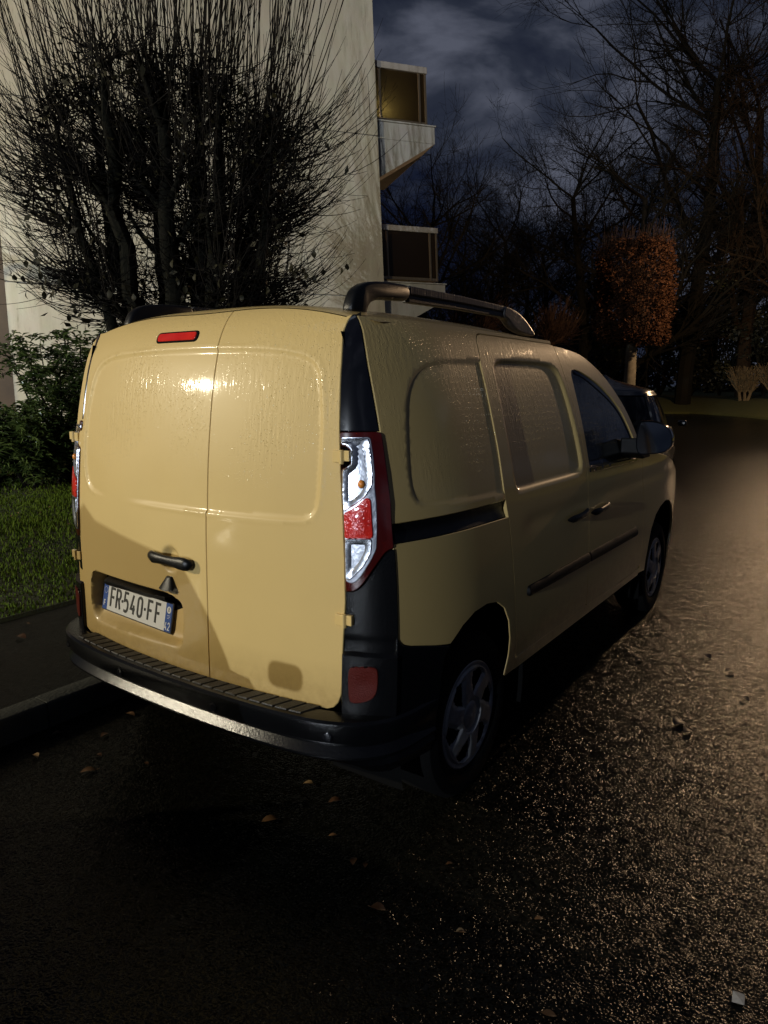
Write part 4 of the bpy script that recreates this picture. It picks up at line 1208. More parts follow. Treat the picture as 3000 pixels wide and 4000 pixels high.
# the set-back bay at the left end, its shade put into the dark brown
bbox('side_bay', -11.0, -5.89, -6.0, -.55, -.3, 10.7, M['brown'], house)
for (zt_, zg1, zg0, zs1, zs0, a1, wedge, posts) in ((6.80, 6.70, 5.93, 5.885, 5.62, .93, 5.0, (.10, .79)), (4.275, 4.185, 3.41, 3.33, 3.06, 1.05, 2.45, (.12, .90))):
    D0, D1 = -.06, -3.0
    bal = bbox('balcony', .002, a1 + .11, D1, D0, zs0, zs1, M['conc'], house, .012)
    bal['label'] = 'upper balcony with smoked glass' if zt_ > 5 else 'lower balcony with smoked glass'
    bbox('balcony_lip', .004, a1 + .125, D1 - .01, D0 + .02, zs1 + .002, zs1 + .022, M['conc'], bal)
    # tapered cantilever under the slab
    V = [bw(a, b, z) for (a, z) in ((.0, zs0 - .003), (a1 + .09, zs0 - .003), (.0, wedge)) for b in (D0 - .004, D0 - .6)]
    mk('cantilever', V, [(0, 2, 4), (1, 5, 3), (0, 1, 3, 2), (2, 3, 5, 4), (4, 5, 1, 0)], M['conc'], bal, False)
    # handrail on side and front, glass panes, posts
    bbox('handrail', .0, a1, D0 - .09, D0, zg1, zt_, M['rail_white'], bal, .01)
    bbox('handrail', a1 - .09, a1, D1, D0 - .095, zg1, zt_, M['rail_white'], bal, .01)
    bbox('bottom_rail', .01, a1 - .01, D0 - .06, D0 - .03, zg0 - .02, zg0 + .025, M['alu'], bal)
    pp = [.005] + list(posts) + [a1 - .03]
    for j in range(len(pp) - 1):
        bbox('glass_pane', pp[j] + .022, pp[j + 1] - .022, D0 - .05, D0 - .04, zg0 + .03, zg1 - .004, M['smoke'], bal)
    for a in pp: bbox('post', a - .014, a + .014, D0 - .062, D0 - .022, zg0 - .015, zg1 - .002, M['alu'], bal)
    for j in range(2):
        b0 = D0 - .08 - j * 1.42
        bbox('glass_pane', a1 - .055, a1 - .045, b0 - 1.36, b0, zg0 + .03, zg1 - .004, M['smoke'], bal)
    # balcony door wall, closing the recess behind
    bbox('bottom_rail', a1 - .07, a1 - .03, D1, D0 - .10, zg0 - .02, zg0 + .025, M['alu'], bal)

# small lit wall lamp on the upper balcony, seen glowing through its glass
ub = next(o for o in bpy.data.objects if o.name == 'balcony')
m_, nt_, b_ = mat_base('lamp_glow'); b_.inputs['Emission Color'].default_value = (1, .74, .40, 1); b_.inputs['Emission Strength'].default_value = 6
bbox('balcony_lamp', .03, .12, -.62, -.50, 6.02, 6.12, m_, ub, .01)
ld = bpy.data.lights.new('balcony_light', 'POINT'); ld.energy = 5.0; ld.color = (1, .84, .58); ld.shadow_soft_size = .06
lo = bpy.data.objects.new('balcony_light', ld); COL.objects.link(lo); lo.location = bw(.15, -.28, 6.08); attach(lo, ub)
# ================================================================ LEAVES, SHOOTS, TREES
def leaf_mesh(name, L, W, curl, mat, seed=0, cup=.25):
    rs = random.Random(seed)
    st = [(0, 0), (.12, .45), (.32, .95), (.55, 1.0), (.78, .62), (1.0, 0)]
    V = []; F = []
    for t, w in st:
        x = (t - .5) * L
        zc_ = curl * L * (math.sin(t * math.pi) * .35 + rs.uniform(-.04, .04))
        for s in (-1, 0, 1):
            V.append((x, s * w * W / 2 + rs.uniform(-.03, .03) * W, zc_ + abs(s) * w * W * cup * .5 * rs.uniform(.6, 1.2)))
    for i in range(len(st) - 1):
        for k in (0, 1):
            a = i * 3 + k
            F.append((a, a + 3, a + 4, a + 1))
    # stalk
    b = len(V)
    V += [(-.5 * L, -.001, 0.0), (-.5 * L, .001, 0.0), (-.66 * L, .0012, .004), (-.66 * L, -.0004, .004)]
    F.append((b, b + 1, b + 2, b + 3))
    me = bpy.data.meshes.new(name)
    me.from_pydata(V, [], F)
    me.materials.append(mat)
    me.polygons.foreach_set('use_smooth', [True] * len(me.polygons)); me.update()
    return me
M['leaf_tan'] = simple('leaf_tan', (.15, .075, .028), .5, var=(60, .6, (.07, .034, .013)))
M['leaf_brown'] = simple('leaf_brown', (.075, .032, .011), .45, var=(60, .6, (.035, .016, .007)))
M['leaf_dark'] = simple('leaf_dark', (.007, .005, .0035), .45)
M['leaf_pale'] = simple('leaf_pale', (.30, .20, .09), .5, var=(50, .5, (.16, .09, .04)))
LM = [leaf_mesh('leaf', .062, .032, .30, M['leaf_tan'], 1), leaf_mesh('leaf', .056, .034, .4, M['leaf_brown'], 2), leaf_mesh('leaf', .050, .027, .5, M['leaf_pale'], 3, .5), leaf_mesh('leaf', .070, .050, .35, M['leaf_dark'], 4)]
def put_leaf(me, x, y, z, rz, tilt, label, group, s=1.0, name='fallen_leaf'):
    o = bpy.data.objects.new(name, me); COL.objects.link(o)
    o.location = (x, y, z); o.rotation_euler = (tilt, tilt * .6, rz); o.scale = (s, s, s)
    tag(o, label, 'leaf', group)
    return o
rs = random.Random(12)
road_leaves = [(-.726, -.179, 2, .9), (-.445, -.119, 0, 1.0), (-.732, .283, 0, .95), (-.655, .096, 1, .8), (-.842, -.02, 1, .75), (.345, .31, 2, .9), (.5, .283, 1, .95), (.381, .061, 0, 1.0), (.945, -.072, 1, .85), (1.19, -.015, 2, .6), (.758, .054, 1, .7), (.80, .06, 1, .5), (1.494, -.123, 0, .6), (-.52, -.02, 1, .5), (-.30, .05, 1, .45), (.62, .12, 0, .5), (1.02, .22, 1, .4), (1.35, .16, 0, .45)]
for x, y, k, s in road_leaves:
    put_leaf(LM[k], x, y, .006, rs.uniform(0, 6.28), rs.uniform(-.12, .12), 'curled brown fallen leaf on the dark road behind the van', 'fallen leaves on the road behind the van', s)
for (px, py, s) in ((1.408, 1.665, 1.15), (1.46, 1.60, .8), (1.62, 2.12, .7), (1.50, 2.45, .8), (1.36, 2.62, .7), (1.75, 3.2, .8), (1.9, 2.4, .7), (1.25, 1.15, .6), (1.05, 2.35, .8), (1.12, 2.42, .5), (1.6, 3.9, .9), (1.2, 3.4, .6)):
    put_leaf(LM[3] if s > .65 else LM[1], px, py, .008, rs.uniform(0, 6.28), rs.uniform(-.2, .2), 'dark sodden leaf on the lit road beside the van', 'dark leaves on the road beside the van', s)
for (x, y, k, s) in ((-1.85, .375, 1, 1.3), (-1.45, .55, 0, .8), (-1.62, .12, 1, .7), (-1.30, .35, 1, .6), (-1.95, .85, 2, .7), (-1.5, .95, 1, .6), (-2.05, .52, 0, .6)):
    put_leaf(LM[k], x, y, KH + .006, rs.uniform(0, 6.28), rs.uniform(-.15, .15), 'fallen brown leaf on the footpath beside the kerb', 'fallen leaves on the footpath', s)
for i in range(34):
    x = rs.uniform(-6.0, -2.4); y = rs.uniform(.5, 4.2)
    put_leaf(LM[i % 3], x, y, float(lawn_z(x, y)) + .035, rs.uniform(0, 6.28), rs.uniform(-.4, .4), 'fallen leaf lying in the damp lawn grass', 'fallen leaves on the lawn', rs.uniform(.6, .95))
# scrap of white paper at the bottom right
me = bpy.data.meshes.new('paper_scrap')
me.from_pydata([(-.013, -.022, .002), (.015, -.017, .004), (.011, .020, .003), (-.016, .015, .004), (.002, -.003, .0045)], [], [(0, 1, 4), (1, 2, 4), (2, 3, 4), (3, 0, 4)])
me.materials.append(simple('paper', (.42, .42, .42), .9, var=(90, .5, (.30, .30, .30))))
o = bpy.data.objects.new('paper_scrap', me); COL.objects.link(o); o.location = (1.869, .196, 0.002)
tag(o, 'small crumpled scrap of white paper on the road', 'litter')

def nrm(v): return v / (np.linalg.norm(v) + 1e-12)
def grow(R_, p, d, L, n, up, wig, r0, r1):
    pts = [np.array(p, float)]; d = nrm(np.array(d, float)); st = L / n
    for i in range(n):
        d = nrm(d + np.array([0, 0, up]) * st + R_.normal(0, wig, 3))
        pts.append(pts[-1] + d * st)
    return np.array(pts), np.linspace(r0, r1, n + 1)

def leaf_cloud(R_, C, N, size, flat=.0, asp=.5):
    """N random leaf quads at points C (N,3)"""
    n = len(C)
    a = R_.normal(0, 1, (n, 3)); a[:, 2] *= .6; a /= np.linalg.norm(a, axis=1)[:, None]
    b = np.cross(a, R_.normal(0, 1, (n, 3))); b /= np.linalg.norm(b, axis=1)[:, None] + 1e-9
    s = (size * R_.uniform(.6, 1.3, n))[:, None]
    V = np.stack([C - a * s * .5, C + b * s * asp * .5 + np.cross(a, b) * s * .06, C + a * s * .5, C - b * s * asp * .5 + np.cross(a, b) * s * .06], 1)
    F = np.arange(4 * n).reshape(n, 4)
    return V.reshape(-1, 3), F

def bark(name, a, b, sc_=9): return simple(name, a, .85, bump=(40, .6, 5), var=(sc_, .5, b))
M['bark'] = simple('bark_dark', (.0075, .0075, .0045), .9, spec=.12, bump=(40, .6, 5), var=(9, .5, (.004, .004, .003)))
M['twig'] = simple('twig_dark', (.0065, .0055, .0045), .85, spec=.12)
M['deadleaf'] = simple('withered_leaf', (.026, .022, .008), .6, var=(14, .6, (.009, .009, .004)), spec=.2)

# ---- bare pollarded tree in front of the wall
R_ = np.random.RandomState(21)
TB = np.array([-3.38, 2.92, 0]); TB[2] = float(lawn_z(TB[0], TB[1]))
tree = empty('pollarded_tree', tuple(TB))
tag(tree, 'large bare pollarded tree with upright shoots in front of the pale wall', 'tree')
paths = []
trunk, tr = grow(R_, TB - np.array([0, 0, .1]), (0, 0, 1), 1.75, 7, 0, .02, .30, .27)
paths.append((trunk, tr))
heads = []
stems = []
view_r = np.array([math.cos(YAW), -math.sin(YAW), 0]); view_r = np.array([.822, .569, 0])   # sideways as seen from the road
view_f = np.array([-.569, .822, 0])
for i, (sx, sy, h, r) in enumerate([(-.75, .1, 2.35, .10), (-.50, -.3, 2.5, .12), (-.28, .25, 2.55, .13), (-.05, -.2, 2.45, .14), (.18, .1, 2.5, .12), (.42, -.15, 2.3, .12), (.66, .2, 2.15, .10), (-.88, -.2, 2.15, .07), (.84, -.1, 2.05, .08), (.05, .5, 2.5, .1), (-.4, .6, 2.4, .09), (.45, .6, 2.2, .09)]):
    top = TB + np.array([0, 0, 1.55 + h]) + view_r * sx * 1.06 + view_f * sy * 1.2
    b0 = trunk[-1] + view_r * sx * .46 + view_f * sy * .35 - np.array([0, 0, .35])
    t = np.linspace(0, 1, 9)[:, None]
    mid = b0 + (top - b0) * np.array([.75, .75, .42])
    p = (1 - t) ** 2 * b0 + 2 * t * (1 - t) * mid + t ** 2 * top + R_.normal(0, .018, (9, 3)) * (t > .05)
    rad_ = np.linspace(r * .85, r * .26, 9) + R_.uniform(-.004, .010, 9)
    rad_[-1] *= .4
    paths.append((p, rad_)); heads.append((p[-1], r)); stems.append(p)
    # secondary limbs with knuckles
    for k in range(7):
        j = R_.randint(2, 8); q = p[j]
        out = nrm(np.array([q[0] - TB[0], q[1] - TB[1], 0]) + R_.normal(0, .5, 3) * np.array([1, 1, .2]))
        L_ = R_.uniform(.25, .6)
        pp, r_ = grow(R_, q, out * .8 + np.array([0, 0, R_.uniform(.3, 1.2)]), L_, 5, .9, .08, r * .26, r * .12)
        paths.append((pp, r_)); stems.append(pp); heads.append((pp[-1], r * .4))
V, F = tubes(paths, 9)
mk('trunk', V, F, M['bark'], tree)
sh = []
leafspots = []
def add_shoot(q, d, L, n, up, wig, r0):
    pp, r_ = grow(R_, q, d, L, n, up, wig, r0, .0016)
    sh.append((pp, r_))
    return pp
# long upright shoots from the pollard heads
for (h, r) in heads[:]:
    big = r > .06
    for k in range(21 if big else 3):
        q = h + R_.normal(0, .11 if big else .06, 3)
        off = np.array([h[0] - TB[0], h[1] - TB[1], 0])
        add_shoot(q, np.array([off[0] * .28, off[1] * .28, 1]) + R_.normal(0, .16, 3), R_.uniform(1.4, 3.3) if big else R_.uniform(.9, 2.0), 9, .35, .016, R_.uniform(.004, .0075))
# side shoots that leave sideways and sweep upwards
allp = np.vstack([s[2:] for s in stems])
for k in range(1700):
    q = allp[R_.randint(len(allp))] + R_.normal(0, .05, 3)
    hz = q[2] - TB[2]
    out = np.array([q[0] - TB[0], q[1] - TB[1], 0]) + R_.normal(0, .35, 3) * np.array([1, 1, 0])
    low = float(np.clip((3.2 - hz) / 1.5, -1, 1))
    d = nrm(out) + np.array([0, 0, .25 - .45 * max(low, 0) + R_.normal(0, .2)])
    L_ = R_.uniform(.45, 1.4) * (.72 if low > .2 else .92)
    p = add_shoot(q, d, L_, 8, .85 + .6 * max(low, 0), .018, R_.uniform(.004, .0068))
    if low > .2 and R_.rand() < .5: leafspots.append(p[R_.randint(5, 9)])
    # fine side twigs
    if R_.rand() < .75:
        j = R_.randint(2, 7)
        add_shoot(p[j], nrm(p[j] - p[j - 1]) + R_.normal(0, .5, 3), R_.uniform(.2, .45), 4, .7, .025, .003)
# knuckles of dense short growth where the tree is cut back each year
for (h, r) in heads:
    for k in range(70 if r > .06 else 16):
        add_shoot(h + R_.normal(0, .07, 3), R_.normal(0, 1, 3) + np.array([0, 0, .55]), R_.uniform(.12, .5), 4, .6, .12, R_.uniform(.004, .010))
# tangle of short twigs inside the crown
for k in range(2000):
    q = allp[R_.randint(len(allp))] + R_.normal(0, .10, 3)
    add_shoot(q, R_.normal(0, 1, 3) + np.array([0, 0, .2]), R_.uniform(.12, .42), 4, .5, .14, R_.uniform(.003, .007))
V, F = tubes(sh, 3)
mk('shoots', V, F, M['twig'], tree)['kind'] = 'stuff'
# withered leaves caught in the heads and through the core
C = [allp[R_.randint(0, len(allp), 1000)] + R_.normal(0, .12, (1000, 3))]
C[0] = C[0][C[0][:, 2] > TB[2] + 2.3]
for (h, r) in heads:
    C.append(h + R_.normal(0, .16, (55 if r > .06 else 9, 3)) - np.array([0, 0, .1]))
V, F = leaf_cloud(R_, np.vstack(C), 0, .075)
mk('withered_foliage', V, F, M['deadleaf'], tree, False)['kind'] = 'stuff'
# single leaves still hanging along the lower rim
hm = leaf_mesh('leaf', .072, .042, .3, M['deadleaf'], 9)
lowrim = sorted(leafspots, key=lambda q: q[2])[:190]
for q in lowrim:
    o = bpy.data.objects.new('leaf', hm); COL.objects.link(o)
    o.matrix_basis = Matrix.Translation(tuple(q - np.array([0, 0, .045]))) @ Matrix.Rotation(R_.uniform(0, 6.28), 4, 'Z') @ Matrix.Rotation(rad(90) + R_.normal(0, .35), 4, 'Y') @ Matrix.Rotation(R_.normal(0, .3), 4, 'X')
    attach(o, tree)

# ---- evergreen shrubs at the foot of the wall
def shrub(name, base, H, W, N, leaf, mat, label, seed, shape=1.0, stems_n=16, whorl=9):
    R = np.random.RandomState(seed)
    base = np.array(base, float)
    e = empty(name, tuple(base)); tag(e, label, 'shrub', 'evergreen shrubs along the wall')
    st = []; tips = []
    for i in range(stems_n):
        a = R.uniform(0, 2 * np.pi)
        pp, r_ = grow(R, base + np.array([math.cos(a), math.sin(a), 0]) * W * .12, (math.cos(a) * W * .55, math.sin(a) * W * .55, H), H * R.uniform(.6, .98), 7, .15, .10, .022, .008)
        st.append((pp, r_))
        for j in range(2, 8):
            for k in range(4):
                tw, r2 = grow(R, pp[j], R.normal(0, 1, 3) + np.array([0, 0, .5]), R.uniform(.15, .42) * W / 1.2, 4, .8, .12, .006, .003)
                st.append((tw, r2)); tips.append(tw[-1]); tips.append(tw[2])
    V, F = tubes(st, 5); mk('stems', V, F, M['twig'], e)
    VV = []; FF = []; b = 0
    for t in tips:
        n = whorl + R.randint(-2, 3)
        a0 = R.uniform(0, 6.28)
        for k in range(n):
            a = a0 + k * 2 * math.pi / n; el = R.uniform(-.5, .55)
            d = np.array([math.cos(a) * math.cos(el), math.sin(a) * math.cos(el), math.sin(el)])
            s = nrm(np.cross(d, [0, 0, 1])); u = np.cross(s, d)
            L_ = leaf * R.uniform(.7, 1.25); w = L_ * .17
            o = t + R.normal(0, .02, 3)
            VV += [o, o + d * L_ * .45 + s * w + u * .012, o + d * L_ - u * L_ * .15, o + d * L_ * .45 - s * w + u * .012, o + d * L_ * .45 - u * .006]
            FF += [(b, b + 1, b + 4), (b + 1, b + 2, b + 4), (b + 2, b + 3, b + 4), (b + 3, b, b + 4)]
            b += 5
    mk('foliage', np.array(VV), FF, mat, e, True, 60)['kind'] = 'stuff'
    return e
M['ever'] = simple('glossy_leaf', (.045, .080, .020), .26, coat=.6, var=(7, .6, (.085, .115, .035)))
M['ever2'] = simple('glossy_leaf_low', (.060, .105, .022), .3, coat=.5, var=(7, .6, (.10, .13, .04)))
def lz(x, y): return float(lawn_z(np.array(x), np.array(y)))
for (px, D, H, W, nm, lab, sd_, mt, ns) in ((295, 10.3, 2.05, 1.05, 'evergreen_shrub', 'tall glossy evergreen shrub against the wall beside the van', 3, 'ever', 15), (120, 10.0, .95, .8, 'evergreen_shrub', 'low bright green shrub left of the tall one at the wall', 4, 'ever2', 9), (-60, 10.2, .85, .9, 'evergreen_shrub', 'low dark shrub at the left edge by the shaded bay', 5, 'ever', 9), (470, 10.8, 1.9, 1.1, 'evergreen_shrub', 'evergreen shrub mostly hidden behind the van corner', 6, 'ever', 10)):
    az = rad(az_of(px)); x = CAM.x + math.sin(az) * D; y = CAM.y + math.cos(az) * D
    shrub(nm, (x, y, lz(x, y)), H, W, 0, .13, M[mt], lab, sd_, stems_n=ns)
# leaf litter on the bed
R = np.random.RandomState(8)
n = 2600
a = R.uniform(-7, 1, n); b = R.uniform(.05, 1.35, n)
C = np.stack([BC[0] + bd[0] * a + bn[0] * b, BC[1] + bd[1] * a + bn[1] * b], -1)
C = np.column_stack([C, lawn_z(C[:, 0], C[:, 1]) + R.uniform(.01, .05, n)])
V, F = leaf_cloud(R, C, 0, .085)
tag(mk('leaf_litter', V, F, M['leaf_brown'], None, False), 'brown leaf litter on the bed under the shrubs', 'leaf litter', kind='stuff')

# ---- far woodland
M['far_bark'] = simple('far_bark', (.026, .023, .017), .95, var=(1.2, .5, (.015, .015, .011)), spec=.1)
M['far_bark2'] = simple('far_bark_brown', (.055, .036, .020), .95, var=(1.2, .5, (.030, .021, .013)), spec=.1)
def bare_tree(name, base, H, W, seed, label, mat, dens=1.0, fork=.28, twig=.016, group='bare trees behind the bend'):
    R = np.random.RandomState(seed)
    e = empty(name, tuple(base)); tag(e, label, 'tree', group)
    tr_, lim = [], []
    r0 = H * .017
    t, tr0 = grow(R, np.array(base) - np.array([0, 0, .2]), (R.normal(0, .04), R.normal(0, .04), 1), H * .62, 9, .1, .045, r0, r0 * .42)
    tr_.append((t, tr0))
    Q = []
    for j in range(int(fork * 10), 10):
        for k in range(2 if j < 9 else 4):
            a = R.uniform(0, 6.28)
            Q.append((t[j], np.array([math.cos(a), math.sin(a), R.uniform(.35, 1.1)]), W * R.uniform(.38, .62) * (1.1 - .35 * (j / 9)) + H * .08, tr0[j] * .55, 1))
    while Q:
        p, d, L_, r, lv = Q.pop()
        n_ = 6 if lv < 3 else 4
        pp, rr = grow(R, p, d, L_, n_, (.28 if lv < 3 else .2) / max(L_, .3), .13 if lv < 3 else .11, max(r, twig * .55), max(r * .4, twig * .4))
        (lim).append((pp, rr))
        if lv >= 4: continue
        nc = {1: 7, 2: 6, 3: 5}[lv]
        nc = max(2, int(round(nc * dens)))
        for k in range(nc):
            j = R.randint(1, n_ + 1)
            dd = nrm(pp[j] - pp[j - 1]) + R.normal(0, .62, 3)
            Q.append((pp[j], dd, L_ * R.uniform(.36, .62), rr[j] * .6, lv + 1))
    V, F = tubes(tr_, 8); mk('trunk', V, F, mat, e)
    V, F = tubes(lim, 3); mk('crown', V, F, mat, e)['kind'] = 'stuff'
    return e
far = [(1640, 40, 16.5, 8.5, 'far_bark', 'dark bare tree rising directly right of the upper balcony', 1.0),
       (1560, 52, 15.0, 9, 'far_bark', 'bare tree behind the lower balcony', 1.0),
       (1790, 54, 15.5, 9, 'far_bark', 'bare tree between the balconies and the round topped pair', .9),
       (1960, 58, 19.0, 9, 'far_bark', 'left one of the round topped bare pair under the cloud gap', 1.0),
       (2120, 62, 19.0, 9, 'far_bark', 'right one of the round topped bare pair under the cloud gap', 1.0),
       (2270, 52, 22.0, 11, 'far_bark', 'tall bare tree right of the cloud gap behind the rust hedge tree', 1.0),
       (2430, 47, 21.0, 10, 'far_bark', 'bare tree standing straight behind the rust hedge tree', 1.0),
       (2650, 52, 32.0, 15, 'far_bark', 'tallest bare tree spreading over the upper right', 1.1),
       (2880, 56, 30.0, 13, 'far_bark2', 'tall brown bare tree near the right edge', 1.1),
       (3080, 50, 26.0, 12, 'far_bark2', 'bare tree cut by the right edge', 1.0),
       (2340, 75, 22.0, 12, 'far_bark', 'distant bare tree filling between the tall ones', 1.0),
       (2750, 78, 26.0, 13, 'far_bark', 'distant bare tree behind the tallest one', 1.0),
       (1880, 80, 20.0, 12, 'far_bark', 'distant bare tree low behind the round topped pair', 1.0),
       (2050, 82, 20.0, 12, 'far_bark', 'distant bare tree showing between the round topped pair', 1.0),
       (1470, 60, 17.0, 10, 'far_bark', 'bare tree mostly hidden behind the building corner', 1.0)]
for i, (px, r, H, W, mt, lab, dn) in enumerate(far):
    bare_tree('bare_tree', polar(az_of(px), r), H, W, 40 + i, lab, M[mt], dn, twig=.013 * r / 45)

# small pollards with twiggy heads
def pollard(base, H, W, seed, label, mat, headz=.5):
    R = np.random.RandomState(seed)
    e = empty('small_pollard', tuple(base)); tag(e, label, 'tree', 'small pollards on the bank')
    t, r_ = grow(R, np.array(base) - np.array([0, 0, .15]), (0, 0, 1), H * headz, 5, 0, .03, .20, .17)
    pa = [(t, r_)]
    hd = []
    for k in range(8):
        a = R.uniform(0, 6.28)
        pp, rr = grow(R, t[-1], (math.cos(a), math.sin(a), R.uniform(.2, 1)), W * R.uniform(.25, .45), 4, .3, .12, .09, .06)
        pa.append((pp, rr)); hd.append(pp[-1]); hd.append(pp[2])
    V, F = tubes(pa, 7); mk('trunk', V, F, mat, e)
    sh_ = []
    for k in range(700):
        q = hd[R.randint(len(hd))]
        out = q - t[-1]; out[2] *= .3
        sh_.append(grow(R, q + R.normal(0, .08, 3), nrm(out) * .7 + np.array([0, 0, R.uniform(-.1, 1.1)]) + R.normal(0, .3, 3), R.uniform(.3, .85) * W * .5, 4, .5, .08, .014, .009))
    V, F = tubes(sh_, 3); mk('crown', V, F, mat, e)['kind'] = 'stuff'
    return e
M['osier'] = simple('brown_twigs', (.075, .036, .018), .8, var=(2, .5, (.045, .024, .013)))
pollard(polar(az_of(2130), 43), 7.6, 3.8, 71, 'small pollard with a brown twiggy head left of the rust hedge tree', M['osier'], .52)
pollard(polar(az_of(1840), 44), 6.8, 4.6, 72, 'low brown pollard above the middle of the roof rail', M['osier'], .5)

# clipped rust-coloured hedge tree on its own small island
R = np.random.RandomState(77)
hb = polar(az_of(2440), 32, 0.0)
th = np.linspace(0, 2 * np.pi, 28, endpoint=False)
G = np.array([[(hb[0] + r * math.cos(q), hb[1] + r * math.sin(q), z) for q in th] for r, z in ((1.0, 0), (.99, .09), (.92, .10), (.90, .09), (.6, .13), (.0, .15))])
tag(grid_mesh('planting_island', G, M['lawn'], close=True), kind='structure')
he = empty('hedge_tree', (hb[0], hb[1], .15)); tag(he, 'clipped block shaped tree with rust brown leaves on a pale trunk', 'tree')
t, r_ = grow(R, hb + np.array([0, 0, .05]), (0, 0, 1), 3.5, 6, 0, .02, .27, .22)
M['pale_bark'] = bark('pale_bark', (.22, .19, .14), (.09, .085, .06), 4)
V, F = tubes([(t, r_)], 12); mk('trunk', V, F, M['pale_bark'], he)
cen = hb + np.array([0, 0, 5.45]); hx, hzz = 1.43, 2.05
lim = []
for k in range(420):
    d = nrm(R.normal(0, 1, 3)); d2 = d * np.array([hx, hx, hzz]) * R.uniform(.5, 1.05)
    lim.append((np.array([t[-1] + d2 * .15, cen + d2 * .6, cen + d2 * 1.0 + R.normal(0, .06, 3)]), np.array([.03, .015, .006])))
for k in range(210):
    q = cen + np.array([R.uniform(-hx, hx) * .92, R.uniform(-hx, hx) * .92, hzz * R.uniform(.82, 1.0)])
    lim.append(grow(R, q, (R.normal(0, .14), R.normal(0, .14), 1), R.uniform(.25, .85), 4, .3, .05, .008, .005))
V, F = tubes(lim, 3); mk('twigs', V, F, M['osier'], he)['kind'] = 'stuff'
n = 21000
u = R.normal(0, 1, (n, 3)); u /= (np.abs(u) ** 9).sum(1)[:, None] ** (1 / 9.0)
rr = 1 - np.abs(R.normal(0, .13, n)); ph = np.arctan2(u[:, 1], u[:, 0])
bumpy = 1 + .045 * np.sin(ph * 7 + u[:, 2] * 9) + .035 * np.sin(ph * 13 - u[:, 2] * 15)
tap = 1 - .06 * np.clip(-u[:, 2], 0, 1) - .05 * np.clip(u[:, 2], 0, 1)
C = cen + u * np.stack([hx * tap, hx * tap, np.full(n, hzz)], -1) * (rr * bumpy)[:, None]
V, F = leaf_cloud(R, C, 0, .125, asp=.62)
M['rust'] = simple('rust_leaf', (.080, .034, .016), .85, var=(4.5, .8, (.036, .018, .010)), spec=.08)
mk('crown', V, F, M['rust'], he, False)['kind'] = 'stuff'

# cup-shaped cut-back shrub and its neighbour on the bank
def cup_shrub(base, H, W, seed, label):
    R = np.random.RandomState(seed)
    e = empty('cut_back_shrub', tuple(base)); tag(e, label, 'shrub', 'cut back shrubs on the far bank')
    pa = []; tw = []
    for s in (-.35, .3, .05):
        p0 = np.array(base) + np.array([s * .6, .1 * s, -.1])
        pp, r_ = grow(R, p0, (s * .7, 0, 1), H * .55, 5, .1, .06, .10, .06); pa.append((pp, r_))
        for k in range(170):
            j = R.randint(2, 6); a = R.uniform(0, 6.28)
            tw.append(grow(R, pp[j], (math.cos(a) * W * .55, math.sin(a) * W * .55, H * .75), H * R.uniform(.3, .62), 4, .1, .08, .018, .010))
    for p, r_ in tw: p[:, 2] = np.minimum(p[:, 2], base[2] + H * R.uniform(.93, 1.0))
    V, F = tubes(pa, 6); mk('stems', V, F, M['straw'], e)
    V, F = tubes(tw, 3); mk('twigs', V, F, M['straw'], e)['kind'] = 'stuff'
    C = np.vstack([p[-2:] + R.normal(0, .05, (2, 3)) for p, r_ in tw])
    V, F = leaf_cloud(R, C, 0, .10); mk('foliage', V, F, M['straw'], e, False)['kind'] = 'stuff'
M['straw'] = simple('straw_twigs', (.24, .17, .075), .8, var=(3, .5, (.13, .09, .04)))
cup_shrub(polar(az_of(2888), 50), 2.1, 2.0, 5, 'cup shaped cut back shrub on two stems on the far bank')
cup_shrub(polar(az_of(3010), 49.5), 2.3, 2.4, 6, 'rounded cut back shrub at the right edge of the far bank')

# evergreen bushes of the wood edge
def bush(base, H, W, N, seed, label, mat, leaf=.22):
    R = np.random.RandomState(seed)
    e = empty('wood_edge_bush', tuple(base)); tag(e, label, 'bush', 'evergreen bushes at the wood edge')
    pa = []
    for k in range(14):
        a = R.uniform(0, 6.28)
        pa.append(grow(R, np.array(base) - np.array([0, 0, .1]), (math.cos(a) * W * .4, math.sin(a) * W * .4, H), H * R.uniform(.6, .95), 6, .1, .09, .07, .02))
    V, F = tubes(pa, 5); mk('stems', V, F, M['far_bark'], e)
    n_cl = 46
    cl = np.array([np.array(base) + np.array([R.normal(0, W * .30), R.normal(0, W * .30), R.uniform(.06, 1) ** .8 * H]) for _ in range(n_cl)])
    cr = R.uniform(.35, .9, n_cl) * W * .20
    k = R.randint(0, n_cl, N)
    d = R.normal(0, 1, (N, 3)); d /= np.linalg.norm(d, axis=1)[:, None]
    C = cl[k] + d * (cr[k] * R.uniform(.5, 1.1, N))[:, None]
    C[:, 2] = np.maximum(C[:, 2], base[2] + .02)
    V, F = leaf_cloud(R, C, 0, leaf, asp=.55)
    mk('foliage', V, F, mat, e, False)['kind'] = 'stuff'
M['olive'] = simple('olive_leaf', (.085, .075, .022), .5, var=(.8, .6, (.040, .042, .016)))
M['darkleaf'] = simple('dark_leaf', (.020, .024, .012), .6, var=(.8, .6, (.034, .034, .016)))
